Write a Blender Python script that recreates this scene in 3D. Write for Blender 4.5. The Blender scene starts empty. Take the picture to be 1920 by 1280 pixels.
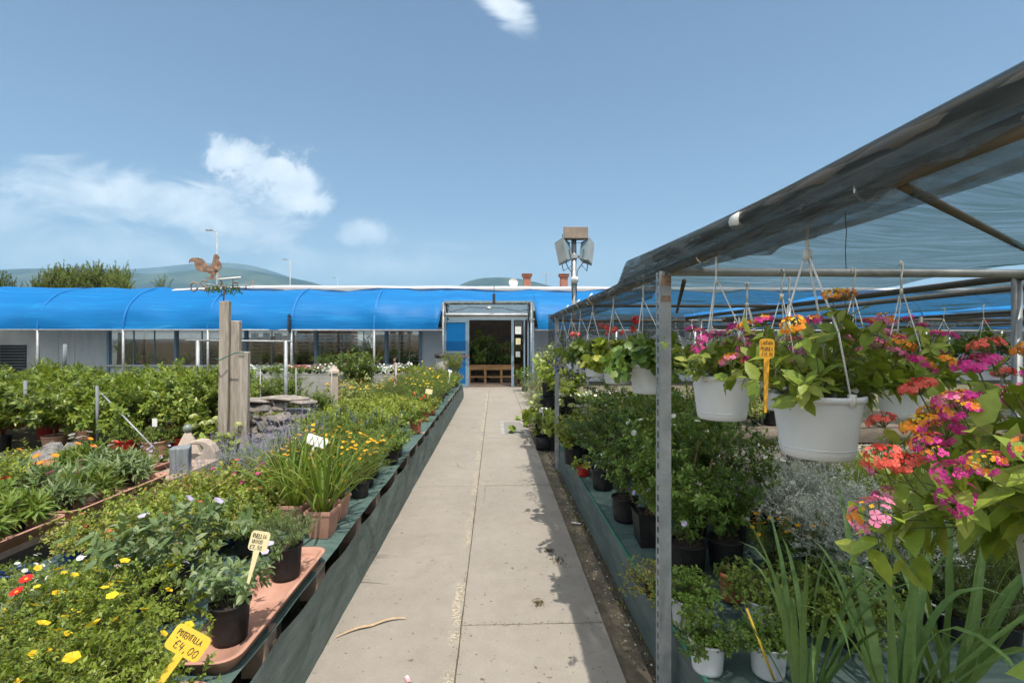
import bpy, math, random
import numpy as np
from mathutils import Vector, Matrix
rad = math.radians
RN = random.Random(11)
C = bpy.context.scene.collection
HAZE, SKY, SUN, EXPO = 1.8e-4, (.080, 1.05, .35, 1.0), 3.6, 0.78
PI = math.pi
# ------------------------------------------------------------------ camera model (17 mm full frame, level, turned 2 degrees to the right)
F = 907.0; YAW = math.atan(32 / F); CAMZ = 1.7
def ray(x, y):
    r = (x - 960) / F; u = (640 - y) / F; c, s = math.cos(YAW), math.sin(YAW)
    return (r * c + s, -r * s + c, u)
def at(x, y, Y):
    d = ray(x, y); t = Y / d[1]
    return (d[0] * t, Y, CAMZ + d[2] * t)
def atz(x, y, z=0.0):
    d = ray(x, y); t = (z - CAMZ) / d[2]
    return (d[0] * t, d[1] * t)
# ------------------------------------------------------------------ mesh accumulator
class FM:
    def __init__(s): s.V = []; s.F = []; s.n = 0
    def add(s, V, Fs, m=0):
        V = np.asarray(V, float).reshape(-1, 3)
        s.V.append(V)
        for f in Fs:
            f = np.asarray(f, int)
            if f.ndim == 1: f = f[None]
            s.F.append((f + s.n, m))
        s.n += len(V)
    def box(s, c, d, m=0, rz=0.0, rx=0.0, ry=0.0):
        x, y, z = d[0] / 2, d[1] / 2, d[2] / 2
        V = np.array([(-x,-y,-z),(x,-y,-z),(x,y,-z),(-x,y,-z),(-x,-y,z),(x,-y,z),(x,y,z),(-x,y,z)])
        if rz or rx or ry:
            M = np.array(Matrix.Rotation(rz,3,'Z') @ Matrix.Rotation(ry,3,'Y') @ Matrix.Rotation(rx,3,'X'))
            V = V @ M.T
        s.add(V + np.array(c), [(3,2,1,0),(4,5,6,7),(0,1,5,4),(1,2,6,5),(2,3,7,6),(3,0,4,7)], m); return s
    def tube(s, pts, r, n=6, m=0, cap=True):
        P = np.asarray(pts, float); k = len(P)
        R = np.full(k, r) if np.isscalar(r) else np.asarray(r, float)
        T = np.gradient(P, axis=0) if k > 2 else np.repeat((P[1]-P[0])[None], 2, 0)
        T /= np.linalg.norm(T, axis=1)[:, None] + 1e-12
        up = np.array([0,0,1.]) if abs(T[0,2]) < .9 else np.array([1.,0,0])
        A = np.cross(T, up); A /= np.linalg.norm(A, axis=1)[:, None] + 1e-9
        B = np.cross(T, A)
        a = np.arange(n) * 2 * PI / n
        V = P[:,None] + R[:,None,None] * (np.cos(a)[None,:,None]*A[:,None] + np.sin(a)[None,:,None]*B[:,None])
        i = np.arange(k-1)[:,None]*n; j = np.arange(n)[None]; j2 = (j+1) % n
        q = np.stack([i+j, i+j2, i+n+j2, i+n+j], -1).reshape(-1,4)
        fs = [q]
        if cap and n > 2: fs += [np.arange(n)[::-1], np.arange(n)+(k-1)*n]
        s.add(V.reshape(-1,3), fs, m); return s
    def lathe(s, prof, n=24, m=0, c=(0,0,0), close=False):
        P = np.asarray(prof, float); k = len(P); a = np.arange(n)*2*PI/n
        V = np.stack([P[:,0][:,None]*np.cos(a), P[:,0][:,None]*np.sin(a), np.repeat(P[:,1][:,None], n, 1)], -1)
        i = np.arange(k-1)[:,None]*n; j = np.arange(n)[None]; j2 = (j+1) % n
        s.add(V.reshape(-1,3)+np.array(c), [np.stack([i+j, i+j2, i+n+j2, i+n+j], -1).reshape(-1,4)], m); return s
    def disc(s, r, z, n=20, m=0, c=(0,0)):
        a = np.arange(n)*2*PI/n
        s.add(np.stack([c[0]+r*np.cos(a), c[1]+r*np.sin(a), np.full(n, z)], -1), [np.arange(n)], m); return s
    def prism(s, out, t, m=0, axis='Y'):
        O = np.asarray(out, float); n = len(O); z = np.zeros(n)
        def lay(h): return np.stack([O[:,0], z+h, O[:,1]], -1) if axis == 'Y' else np.stack([O[:,0], O[:,1], z+h], -1)
        V = np.vstack([lay(-t/2), lay(t/2)]); j = np.arange(n)
        s.add(V, [j, j[::-1]+n, np.stack([j, j+n, (j+1)%n+n, (j+1)%n], -1)], m); return s
    def grid(s, X, Y, Z, m=0):
        a, b = X.shape; i = np.arange(a-1)[:,None]*b; j = np.arange(b-1)[None]
        s.add(np.stack([X,Y,Z], -1).reshape(-1,3), [np.stack([i+j, i+j+1, i+b+j+1, i+b+j], -1).reshape(-1,4)], m); return s
    def mesh(s, name, mats, smooth=False):
        me = bpy.data.meshes.new(name)
        V = np.vstack(s.V); me.vertices.add(len(V)); me.vertices.foreach_set('co', V.astype(np.float32).ravel())
        L = np.concatenate([f.ravel() for f, m in s.F]); tot = np.concatenate([np.full(len(f), f.shape[1]) for f, m in s.F])
        mi = np.concatenate([np.full(len(f), m) for f, m in s.F])
        me.loops.add(len(L)); me.loops.foreach_set('vertex_index', L.astype(np.int32))
        me.polygons.add(len(tot)); me.polygons.foreach_set('loop_start', (np.cumsum(tot)-tot).astype(np.int32))
        me.polygons.foreach_set('material_index', mi.astype(np.int32))
        me.update(calc_edges=True)
        for m in (mats if isinstance(mats, (list, tuple)) else [mats]): me.materials.append(m)
        me.polygons.foreach_set('use_smooth', np.full(len(tot), bool(smooth)))
        return me
# ------------------------------------------------------------------ objects
def link(name, data, parent=None):
    o = bpy.data.objects.new(name, data); C.objects.link(o)
    if parent is not None: o.parent = parent
    return o
def tag(o, label, cat, group=None):
    o['label'] = label; o['category'] = cat
    if group: o['group'] = group
    return o
def thing(name, label, cat, loc=(0,0,0), rz=0.0, group=None, sc=1.0):
    o = link(name, None); o.location = loc; o.rotation_euler = (0,0,rz); o.scale = (sc,)*3; o.empty_display_size = .1
    return tag(o, label, cat, group)
def part(name, fm, mats, parent, smooth=False, bevel=0, label=None):
    me = fm if isinstance(fm, bpy.types.Mesh) else fm.mesh(name, mats, smooth)
    o = link(name, me, parent)
    if bevel: bv(o, bevel)
    if label: o['label'] = label
    return o
def bv(o, w, seg=2):
    m = o.modifiers.new('bevel', 'BEVEL'); m.width = w; m.segments = seg; m.limit_method = 'ANGLE'; return o
def struct(name, fm, mats, smooth=False, kind='structure'):
    o = link(name, fm if isinstance(fm, bpy.types.Mesh) else fm.mesh(name, mats, smooth)); o['kind'] = kind; return o
ORD = 'first second third fourth fifth sixth seventh eighth ninth tenth eleventh twelfth thirteenth fourteenth fifteenth sixteenth seventeenth eighteenth nineteenth twentieth'.split()
# ------------------------------------------------------------------ materials
def newmat(name):
    m = bpy.data.materials.new(name); m.use_nodes = True; nt = m.node_tree
    b = nt.nodes['Principled BSDF']; return m, nt, b
def N(nt, t, **kw):
    n = nt.nodes.new(t)
    for k, v in kw.items():
        if k in n.inputs: n.inputs[k].default_value = v
        else: setattr(n, k, v)
    return n
def ramp(nt, fac, stops):
    r = nt.nodes.new('ShaderNodeValToRGB'); e = r.color_ramp.elements
    while len(e) < len(stops): e.new(.5)
    for i, (p, c) in enumerate(stops):
        e[i].position = p; e[i].color = (*c, 1) if len(c) == 3 else c
    nt.links.new(fac, r.inputs[0]); return r.outputs[0]
def mix(nt, f, a, b, mode='MIX'):
    n = nt.nodes.new('ShaderNodeMix'); n.data_type = 'RGBA'; n.blend_type = mode
    for i, v in ((0, f), (6, a), (7, b)):
        if hasattr(v, 'default_value') or isinstance(v, bpy.types.NodeSocket): nt.links.new(v, n.inputs[i])
        else: n.inputs[i].default_value = v if i == 0 else ((*v, 1) if len(v) == 3 else v)
    return n.outputs[2]
def noise(nt, scale, detail=4, rough=.55, coord='Object', sc=None, dist=0):
    tc = nt.nodes.new('ShaderNodeTexCoord'); v = tc.outputs[coord]
    if sc:
        mp = nt.nodes.new('ShaderNodeMapping'); mp.inputs['Scale'].default_value = sc; nt.links.new(v, mp.inputs[0]); v = mp.outputs[0]
    n = N(nt, 'ShaderNodeTexNoise', Scale=scale, Detail=detail, Roughness=rough, Distortion=dist); nt.links.new(v, n.inputs[0])
    return n.outputs[0]
def bump(nt, b, h, strength=.3, dist=.01):
    n = N(nt, 'ShaderNodeBump', Strength=strength, Distance=dist); nt.links.new(h, n.inputs['Height']); nt.links.new(n.outputs[0], b.inputs['Normal'])
def surf(name, c1, c2=None, rough=.6, scale=8, metal=0, bmp=.2, bd=.005, sc=None, spec=.5, detail=5, lo=.35, hi=.65, coord='Object', trans=0, tcol=None):
    m, nt, b = newmat(name); c2 = c2 or tuple(x*.7 for x in c1)
    f = noise(nt, scale, detail, .6, coord, sc)
    col = ramp(nt, f, [(lo, c1), (hi, c2)])
    nt.links.new(col, b.inputs['Base Color']); b.inputs['Roughness'].default_value = rough; b.inputs['Metallic'].default_value = metal
    b.inputs['Specular IOR Level'].default_value = spec
    if bmp: bump(nt, b, noise(nt, scale*4, 4, .6, coord, sc), bmp, bd)
    if trans:
        t = N(nt, 'ShaderNodeBsdfTranslucent')
        if tcol: t.inputs[0].default_value = (*tcol, 1)
        else: nt.links.new(col, t.inputs[0])
        ms = N(nt, 'ShaderNodeMixShader', Fac=trans); nt.links.new(b.outputs[0], ms.inputs[1]); nt.links.new(t.outputs[0], ms.inputs[2])
        nt.links.new(ms.outputs[0], nt.nodes['Material Output'].inputs[0])
    return m
def leafmat(name, c1, c2, c3=None, trans=.3, rough=.45, var=.25):
    m, nt, b = newmat(name)
    g = nt.nodes.new('ShaderNodeNewGeometry'); oi = nt.nodes.new('ShaderNodeObjectInfo')
    st = [(0, c1), (.75, c2), (1, c3 or c2)]
    col = ramp(nt, g.outputs['Random Per Island'], st)
    hsv = nt.nodes.new('ShaderNodeHueSaturation')
    mr = N(nt, 'ShaderNodeMapRange'); mr.inputs['To Min'].default_value = 1 - var; mr.inputs['To Max'].default_value = 1 + var
    nt.links.new(oi.outputs['Random'], mr.inputs[0]); nt.links.new(mr.outputs[0], hsv.inputs['Value'])
    nt.links.new(col, hsv.inputs['Color']); col = hsv.outputs[0]
    fn = noise(nt, 55, 3, .6); col = mix(nt, 1.0, col, ramp(nt, fn, [(.3, (.78,.80,.74)), (.7, (1.12,1.10,1.05))]), 'MULTIPLY'); bump(nt, b, noise(nt, 120, 2, .5), .35, .003)
    nt.links.new(col, b.inputs['Base Color']); b.inputs['Roughness'].default_value = rough; b.inputs['Specular IOR Level'].default_value = .35
    t = N(nt, 'ShaderNodeBsdfTranslucent'); nt.links.new(mix(nt, .5, col, (.35, .42, .02), 'MIX') if trans and c1[1] > c1[0] else col, t.inputs[0])
    ms = N(nt, 'ShaderNodeMixShader', Fac=trans); nt.links.new(b.outputs[0], ms.inputs[1]); nt.links.new(t.outputs[0], ms.inputs[2])
    nt.links.new(ms.outputs[0], nt.nodes['Material Output'].inputs[0])
    return m
M = {}
def leaf(k, *a, **kw): M[k] = leafmat('leaf_' + k, *a, **kw)
leaf('mid', (.09,.155,.024), (.15,.22,.04), (.23,.27,.07))
leaf('bright', (.155,.235,.028), (.25,.31,.045), (.35,.37,.08))
leaf('lime', (.20,.27,.035), (.30,.34,.05), (.40,.37,.08))
leaf('bronze', (.17,.225,.035), (.29,.30,.055), (.33,.19,.08))
leaf('grey', (.11,.175,.07), (.18,.245,.11), (.26,.30,.17))
leaf('silver', (.36,.40,.36), (.48,.52,.47), (.58,.60,.55), trans=.15)
leaf('dark', (.05,.105,.028), (.08,.145,.036), (.13,.19,.05))
leaf('citrus', (.105,.165,.022), (.175,.235,.036), (.31,.33,.055), rough=.36)
leaf('deep', (.085,.165,.028), (.13,.215,.04), (.19,.26,.06), rough=.4)
leaf('strap', (.08,.15,.02), (.15,.21,.025), (.24,.22,.06))
leaf('lemongrass', (.095,.185,.055), (.15,.245,.08), (.23,.29,.12), trans=.25)
leaf('tree', (.10,.155,.03), (.15,.205,.04), (.21,.25,.06))
leaf('varieg', (.12,.18,.03), (.42,.42,.15), (.50,.48,.22))
leaf('purple', (.05,.03,.05), (.08,.06,.04), (.05,.09,.03))
leaf('lav', (.17,.21,.15), (.24,.27,.21), (.31,.33,.29), trans=.15)
def petal(k, c, c2=None, tr=.25): M[k] = leafmat('petal_' + k, c, c2 or tuple(min(1, x*1.2) for x in c), None, trans=tr, rough=.6, var=.08)
petal('yellow', (.80,.50,.01), (.85,.62,.03)); petal('gold', (.80,.36,.01), (.85,.46,.02)); petal('orange', (.80,.20,.02), (.82,.30,.03))
petal('magenta', (.55,.02,.22), (.68,.05,.32)); petal('pink', (.70,.14,.30), (.75,.26,.42)); petal('coral', (.70,.08,.06), (.75,.14,.10))
petal('white', (.78,.78,.74)); petal('violet', (.45,.38,.62), (.56,.50,.72)); petal('lavender', (.29,.24,.42), (.40,.36,.53)); petal('blue', (.05,.05,.22), (.10,.10,.34))
petal('darkred', (.16,.015,.03), (.30,.03,.05)); petal('palegreen', (.42,.48,.18), (.55,.58,.28)); petal('red', (.55,.02,.02)); petal('rose', (.65,.30,.34), (.72,.45,.48))
M['stem'] = surf('green_stem', (.10,.14,.03), (.14,.13,.05), .6, 30, bmp=0)
M['twig'] = surf('woody_stem', (.14,.09,.05), (.08,.05,.03), .8, 40)
M['silverstem'] = surf('silver_stem', (.50,.53,.48), (.40,.43,.39), .8, 30, bmp=0)
M['bark'] = surf('bark', (.16,.12,.08), (.08,.06,.04), .9, 20, bmp=.6)
M['soil'] = surf('potting_soil', (.05,.033,.022), (.02,.014,.01), .95, 60, bmp=.8, bd=.01)
M['blackpot'] = surf('black_plastic', (.012,.012,.013), (.026,.025,.025), .55, 12, bmp=.1, spec=.25)
M['terra'] = surf('terracotta_plastic', (.42,.13,.06), (.33,.10,.05), .55, 10, bmp=.1)
M['paleterra'] = surf('sunbleached_terracotta', (.52,.29,.215), (.36,.19,.135), .7, 5, bmp=.25, spec=.3, lo=.3, hi=.7)
M['redpot'] = surf('red_plastic', (.42,.02,.015), (.33,.015,.012), .4, 8, bmp=.04)
M['orangepot'] = surf('orange_plastic', (.60,.10,.02), (.5,.08,.02), .45, 8, bmp=.04)
M['whitepot'] = surf('white_plastic', (.72,.73,.74), (.66,.67,.69), .38, 6, bmp=.03, trans=.12)
M['bluepot'] = surf('blue_plastic', (.01,.04,.22), (.01,.03,.15), .4, 8, bmp=.03)
M['greypot'] = surf('grey_blue_plastic', (.20,.27,.30), (.16,.22,.25), .5, 8, bmp=.03)
M['yellowpot'] = surf('yellow_plastic', (.65,.42,.01), (.55,.36,.01), .45, 8, bmp=.03)
M['greenpot'] = surf('green_plastic', (.02,.14,.09), (.02,.10,.07), .45, 8, bmp=.03)
M['galv'] = surf('galvanised_steel', (.40,.41,.41), (.27,.285,.29), .55, 9, metal=.45, bmp=.08)
M['darkpipe'] = surf('weathered_pipe', (.085,.085,.078), (.15,.125,.095), .65, 9, metal=.3, bmp=.1, sc=(1,1,1))
M['rust'] = surf('rusty_iron', (.17,.09,.06), (.36,.25,.18), .85, 16, metal=.2, bmp=.3)
M['wood'] = surf('grey_weathered_wood', (.42,.37,.31), (.24,.20,.16), .85, 5, bmp=.5, sc=(6,6,.6))
M['blockwood'] = surf('pallet_wood', (.40,.30,.22), (.25,.18,.13), .85, 9, bmp=.4)
M['slatewood'] = surf('blue_grey_wood', (.24,.26,.27), (.13,.14,.15), .85, 6, bmp=.6, sc=(7,7,.5))
M['alu'] = surf('blue_grey_aluminium', (.22,.31,.38), (.18,.26,.33), .45, 6, metal=.2, bmp=.02)
M['whitepaint'] = surf('white_paint', (.74,.73,.70), (.64,.63,.60), .6, 4, bmp=.08)
M['plaster'] = surf('white_plaster', (.68,.66,.62), (.58,.56,.52), .9, 2, bmp=.2)
M['stone'] = surf('grey_stone', (.44,.42,.39), (.20,.19,.18), .9, 7, bmp=1.0, bd=.05)
M['warmstone'] = surf('warm_slate', (.52,.45,.38), (.27,.23,.20), .85, 6, bmp=1.0, bd=.05)
M['caststone'] = surf('cast_stone', (.46,.38,.31), (.36,.29,.24), .9, 7, bmp=.3)
M['concrete2'] = surf('pale_concrete', (.36,.35,.33), (.24,.235,.22), .9, 5, bmp=.4)
M['rope'] = surf('white_hanger_plastic', (.66,.65,.61), (.58,.57,.54), .5, 20, bmp=0)
M['card_y'] = surf('yellow_card', (.80,.52,.05), (.74,.46,.04), .5, 12, bmp=.03)
M['card_o'] = surf('orange_card', (.66,.33,.02), (.6,.29,.02), .5, 12, bmp=.03)
M['card_c'] = surf('cream_card', (.74,.64,.38), (.68,.57,.32), .5, 12, bmp=.03)
M['card_w'] = surf('white_card', (.82,.81,.77), (.74,.73,.70), .5, 12, bmp=.03)
M['ink'] = surf('black_ink', (.015,.015,.02), (.03,.03,.03), .5, 20, bmp=0)
M['fadedink'] = surf('faded_ink', (.50,.50,.48), (.6,.6,.58), .6, 20, bmp=0)
M['black'] = surf('black_metal', (.02,.02,.022), (.035,.035,.035), .5, 10, bmp=.05)
M['bamboo'] = surf('bamboo_cane', (.40,.25,.11), (.30,.18,.08), .6, 12, bmp=.1)
M['roof'] = surf('terracotta_roof', (.36,.16,.10), (.26,.11,.07), .9, 3, bmp=.5, sc=(1,6,1))
M['chimney'] = surf('chimney_brick', (.42,.20,.14), (.32,.14,.1), .9, 6, bmp=.3)
def glassmat(name, tint, gl=.12):
    m, nt, b = newmat(name)
    t = N(nt, 'ShaderNodeBsdfTransparent'); t.inputs[0].default_value = (*tint, 1)
    g = N(nt, 'ShaderNodeBsdfGlossy', Roughness=.03)
    ms = N(nt, 'ShaderNodeMixShader', Fac=gl); nt.links.new(t.outputs[0], ms.inputs[1]); nt.links.new(g.outputs[0], ms.inputs[2])
    nt.links.new(ms.outputs[0], nt.nodes['Material Output'].inputs[0]); return m
M['glass'] = glassmat('window_glass', (.80,.86,.86), .07)
M['blueglass'] = glassmat('blue_film_glass', (.02,.13,.32), .06)
def netmat(name, c1, c2, cover, sc=(1.2, 14, 1), weave=True, tr=.4, wd='X', ws=55.0, con=.14):
    """woven shade cloth: threads cover part of the surface, the rest is open holes"""
    m, nt, b = newmat(name)
    f = noise(nt, 1.0, 5, .6, 'Object', sc, 1.2)
    col = ramp(nt, f, [(.3, c1), (.7, c2)])
    d = N(nt, 'ShaderNodeBsdfDiffuse'); nt.links.new(col, d.inputs[0])
    t = N(nt, 'ShaderNodeBsdfTranslucent'); nt.links.new(col, t.inputs[0])
    a = N(nt, 'ShaderNodeMixShader', Fac=tr); nt.links.new(d.outputs[0], a.inputs[1]); nt.links.new(t.outputs[0], a.inputs[2])
    tp = N(nt, 'ShaderNodeBsdfTransparent')
    mr = N(nt, 'ShaderNodeMapRange'); mr.inputs['From Min'].default_value = .3; mr.inputs['From Max'].default_value = .7
    mr.inputs['To Min'].default_value = cover - con; mr.inputs['To Max'].default_value = min(1, cover + con); nt.links.new(f, mr.inputs[0])
    fac = mr.outputs[0]
    if weave:
        tc = nt.nodes.new('ShaderNodeTexCoord')
        w = N(nt, 'ShaderNodeTexWave', Scale=ws, Distortion=1.5, Detail=2.0); w.bands_direction = wd; nt.links.new(tc.outputs['Object'], w.inputs[0])
        mm = N(nt, 'ShaderNodeMath', operation='MULTIPLY_ADD'); nt.links.new(w.outputs[1], mm.inputs[0]); mm.inputs[1].default_value = .16; nt.links.new(fac, mm.inputs[2])
        mm.use_clamp = True; fac = mm.outputs[0]
    o = N(nt, 'ShaderNodeMixShader'); nt.links.new(fac, o.inputs[0]); nt.links.new(tp.outputs[0], o.inputs[1]); nt.links.new(a.outputs[0], o.inputs[2])
    nt.links.new(o.outputs[0], nt.nodes['Material Output'].inputs[0]); return m
M['net'] = netmat('shade_net', (.02,.045,.05), (.05,.10,.115), .62, (2.0, 20, 1), tr=.5, con=.22)
M['nethem'] = netmat('shade_net_hem', (.035,.045,.048), (.15,.165,.16), .66, (14, 2.2, 30), tr=.3, wd='Z', ws=11.0, con=.26)
def cloth(name, c1, c2, sc, rough=.75, bmp=.4):
    m, nt, b = newmat(name)
    f = noise(nt, 2.0, 6, .65, 'Object', sc)
    nt.links.new(ramp(nt, f, [(.3, c1), (.7, c2)]), b.inputs['Base Color']); b.inputs['Roughness'].default_value = rough; b.inputs['Specular IOR Level'].default_value = .3
    tc = nt.nodes.new('ShaderNodeTexCoord'); w = N(nt, 'ShaderNodeTexWave', Scale=90.0, Distortion=.6); w.bands_direction = 'DIAGONAL'; nt.links.new(tc.outputs['Object'], w.inputs[0])
    a = nt.nodes.new('ShaderNodeMath'); a.operation = 'MULTIPLY_ADD'; nt.links.new(f, a.inputs[0]); a.inputs[1].default_value = 2.0; nt.links.new(w.outputs[1], a.inputs[2])
    bump(nt, b, a.outputs[0], bmp, .006); return m
M['greencloth'] = cloth('green_ground_cloth', (.045,.092,.082), (.115,.165,.147), (3, 8, 3))
M['skirtcloth'] = cloth('dark_green_mesh_cloth', (.075,.11,.10), (.16,.19,.175), (2, 1.6, 9))
M['greycloth'] = cloth('grey_weed_cloth', (.26,.26,.24), (.36,.36,.33), (2, 2, 5))
M['browncloth'] = cloth('brown_weed_cloth', (.14,.115,.09), (.24,.20,.155), (2, 2, 4))
def tarpmat():
    m, nt, b = newmat('blue_tarpaulin')
    f = noise(nt, 1.0, 6, .62, 'Object', (.22, 4.5, 4.5), .5)
    col = ramp(nt, f, [(.25, (.0,.125,.37)), (.55, (.0,.155,.42)), (.66, (.005,.205,.49)), (.76, (.13,.37,.62))])
    nt.links.new(col, b.inputs['Base Color']); b.inputs['Roughness'].default_value = .5; b.inputs['Specular IOR Level'].default_value = .25
    bump(nt, b, noise(nt, 1.0, 7, .62, 'Object', (.7, 7, 7), 1.0), .30, .05)
    t = N(nt, 'ShaderNodeBsdfTranslucent'); t.inputs[0].default_value = (.03,.20,.58,1)
    ms = N(nt, 'ShaderNodeMixShader', Fac=.12); nt.links.new(b.outputs[0], ms.inputs[1]); nt.links.new(t.outputs[0], ms.inputs[2])
    nt.links.new(ms.outputs[0], nt.nodes['Material Output'].inputs[0]); return m
M['tarp'] = tarpmat()
M['polythene'] = surf('white_polythene', (.76,.77,.77), (.68,.69,.70), .45, 3, bmp=.2, trans=.3)
M['greyfilm'] = surf('grey_plastic_sheet', (.78,.79,.77), (.66,.68,.68), .45, 1.2, bmp=.4, bd=.05, trans=.2, sc=(3,1,1))
M['panel'] = surf('grey_panel', (.74,.75,.73), (.66,.68,.67), .6, 2, bmp=.05)
# ------------------------------------------------------------------ foliage
LT = {  # leaf outlines: x along the leaf (0..1), y across (half width 0.5), z = cup / droop
 'ov': ([(0,0,0),(.45,0,-.01),(1,0,-.16),(.22,.42,.05),(.62,.40,.0),(.22,-.42,.05),(.62,-.40,.0)], [(0,1,4,3),(0,5,6,1)], [(1,2,4),(1,6,2)]),
 'lan': ([(0,0,0),(.5,0,0),(1,0,-.14),(.35,.5,.05),(.35,-.5,.05)], [], [(0,1,3),(1,2,3),(0,4,1),(1,4,2)]),
 'ob': ([(0,0,0),(.6,0,.02),(1,0,-.05),(.72,.5,.08),(.72,-.5,.08)], [], [(0,1,3),(1,2,3),(0,4,1),(1,4,2)]),
 'rh': ([(0,0,0),(.5,.5,.05),(1,0,-.05),(.5,-.5,.05)], [(0,3,2,1)], []),
 'lobed': ([(0,0,0),(.28,.48,.04),(.52,.34,.06),(.72,.5,.0),(1,.06,-.1),(1,-.06,-.1),(.72,-.5,.0),(.52,-.34,.06),(.28,-.48,.04),(.5,0,-.03)], [(0,9,2,1),(9,4,3,2),(0,8,7,9),(9,7,6,5)], [(9,5,4)]),
 'round': ([(0,0,0),(.15,.42,.08),(.6,.5,.1),(.95,.22,.03),(.95,-.22,.03),(.6,-.5,.1),(.15,-.42,.08),(.5,0,0)], [(0,7,2,1),(0,6,5,7)], [(7,3,2),(7,4,3),(7,5,4)]),
}
def unit(v): return v / (np.linalg.norm(v, axis=-1, keepdims=True) + 1e-9)
def leaves(fm, P, D, U, L, W, shape='ov', m=0):
    v, q, t = LT[shape]; v = np.array(v); n = len(P)
    if n == 0: return
    D = unit(D); S = unit(np.cross(U, D)); Nn = np.cross(D, S)
    L = np.broadcast_to(L, n); W = np.broadcast_to(W, n)
    V = P[:,None] + v[None,:,0:1]*L[:,None,None]*D[:,None] + v[None,:,1:2]*W[:,None,None]*S[:,None] + v[None,:,2:3]*L[:,None,None]*Nn[:,None]
    o = (np.arange(n)*len(v))[:,None]
    fs = [(np.array(f)[None]+o) for f in q] + [(np.array(f)[None]+o) for f in t]
    fm.add(V.reshape(-1,3), fs, m)
def interp(P, t):
    k = len(P)-1; x = np.clip(t, 0, .9999)*k; i = x.astype(int); f = (x-i)[:,None]
    return P[i]*(1-f)+P[i+1]*f, unit(P[i+1]-P[i])
def path(rg, p, d, L, droop=0, jit=.12, k=6):
    out = [p]; d = d.copy()
    for i in range(k):
        d = d + np.array([0,0,-droop/k]) + rg.normal(0, jit/ math.sqrt(k), 3); d /= np.linalg.norm(d); p = p + d*L/k; out.append(p)
    return np.array(out), d
def shrub(seed, stems=20, L=.3, spread=1.1, r0=.03, leaf=('ov', .04, .02), per=14, t0=.25, ang=1.0, droop=.2, sub=0, subL=.4, subang=.8, sr=.0025,
          ljit=.35, flat=.5, whorl=0, opp=False, vary=.25, z0=0., lift=0, trunk=None, smat=1, lm=0, ldroop=.2):
    """stems fan out of a base, carry side shoots, and leaves spiral along them; returns mesh data and the shoot tips"""
    rg = np.random.default_rng(seed); fm = FM(); tips = []; polys = []
    base = np.array([0,0,z0], float)
    if trunk:
        tp, _ = path(rg, base, np.array([0,0,1.]), trunk[0], 0, .08); fm.tube(tp, np.linspace(trunk[1], trunk[1]*.7, len(tp)), 6, smat); base = tp[-1]
    for i in range(stems):
        az = (i + rg.uniform(0,.8))*2.39996; u = math.sqrt((i+.5)/stems); tl = spread*u*rg.uniform(.8,1.1)
        d = np.array([math.sin(tl)*math.cos(az), math.sin(tl)*math.sin(az), math.cos(tl)+lift]); d /= np.linalg.norm(d)
        p = base + np.array([math.cos(az), math.sin(az), 0])*r0*u
        P, de = path(rg, p, d, L*rg.uniform(1-vary, 1+vary*.4), droop)
        polys.append((P, 1)); tips.append((P[-1], de))
        fm.tube(P, np.linspace(sr, sr*.5, len(P)), 3, smat, False)
        for j in range(sub):
            t = rg.uniform(.3,.9); q, dd = interp(P, np.array([t])); ph = rg.uniform(0, 2*PI)
            w = unit(np.cross(dd[0], rg.normal(0,1,3))); d2 = unit(dd[0]*math.cos(subang)+w*math.sin(subang)+np.array([0,0,.25]))
            P2, d3 = path(rg, q[0], d2, L*subL*rg.uniform(.6,1.1), droop); polys.append((P2, subL)); tips.append((P2[-1], d3))
            fm.tube(P2, np.linspace(sr*.6, sr*.4, len(P2)), 3, smat, False)
    sh, ll, lw = leaf[:3]
    for P, f in polys:
        n = max(3, int(per*(f**.6)))
        t = np.sort(rg.uniform(t0 if f == 1 else .1, 1, n))
        if whorl: t[-min(whorl,n):] = rg.uniform(.94,1, min(whorl,n))
        p, d = interp(P, t)
        a = np.arange(n)*(PI if opp else 2.39996) + rg.uniform(0,6)
        if opp: a = a + (np.arange(n)//2)*PI/2
        ref = unit(np.cross(d, np.array([.31,.17,.93])+rg.normal(0,.05,3))); r2 = np.cross(d, ref)
        w = ref*np.cos(a)[:,None]+r2*np.sin(a)[:,None]
        D = d*math.cos(ang)+w*math.sin(ang)+rg.normal(0, ljit*.5, (n,3)); D[:,2] += -ldroop*.5+rg.uniform(-.1,.25,n)
        U = d*(1-flat)+np.array([0,0,1.])*flat+rg.normal(0, ljit*.5, (n,3))
        s = rg.uniform(.65,1.15,n)*np.where(t > .93, .75, 1)
        leaves(fm, p, D, U, ll*s, lw*s, sh, lm)
    return fm, tips
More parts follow.
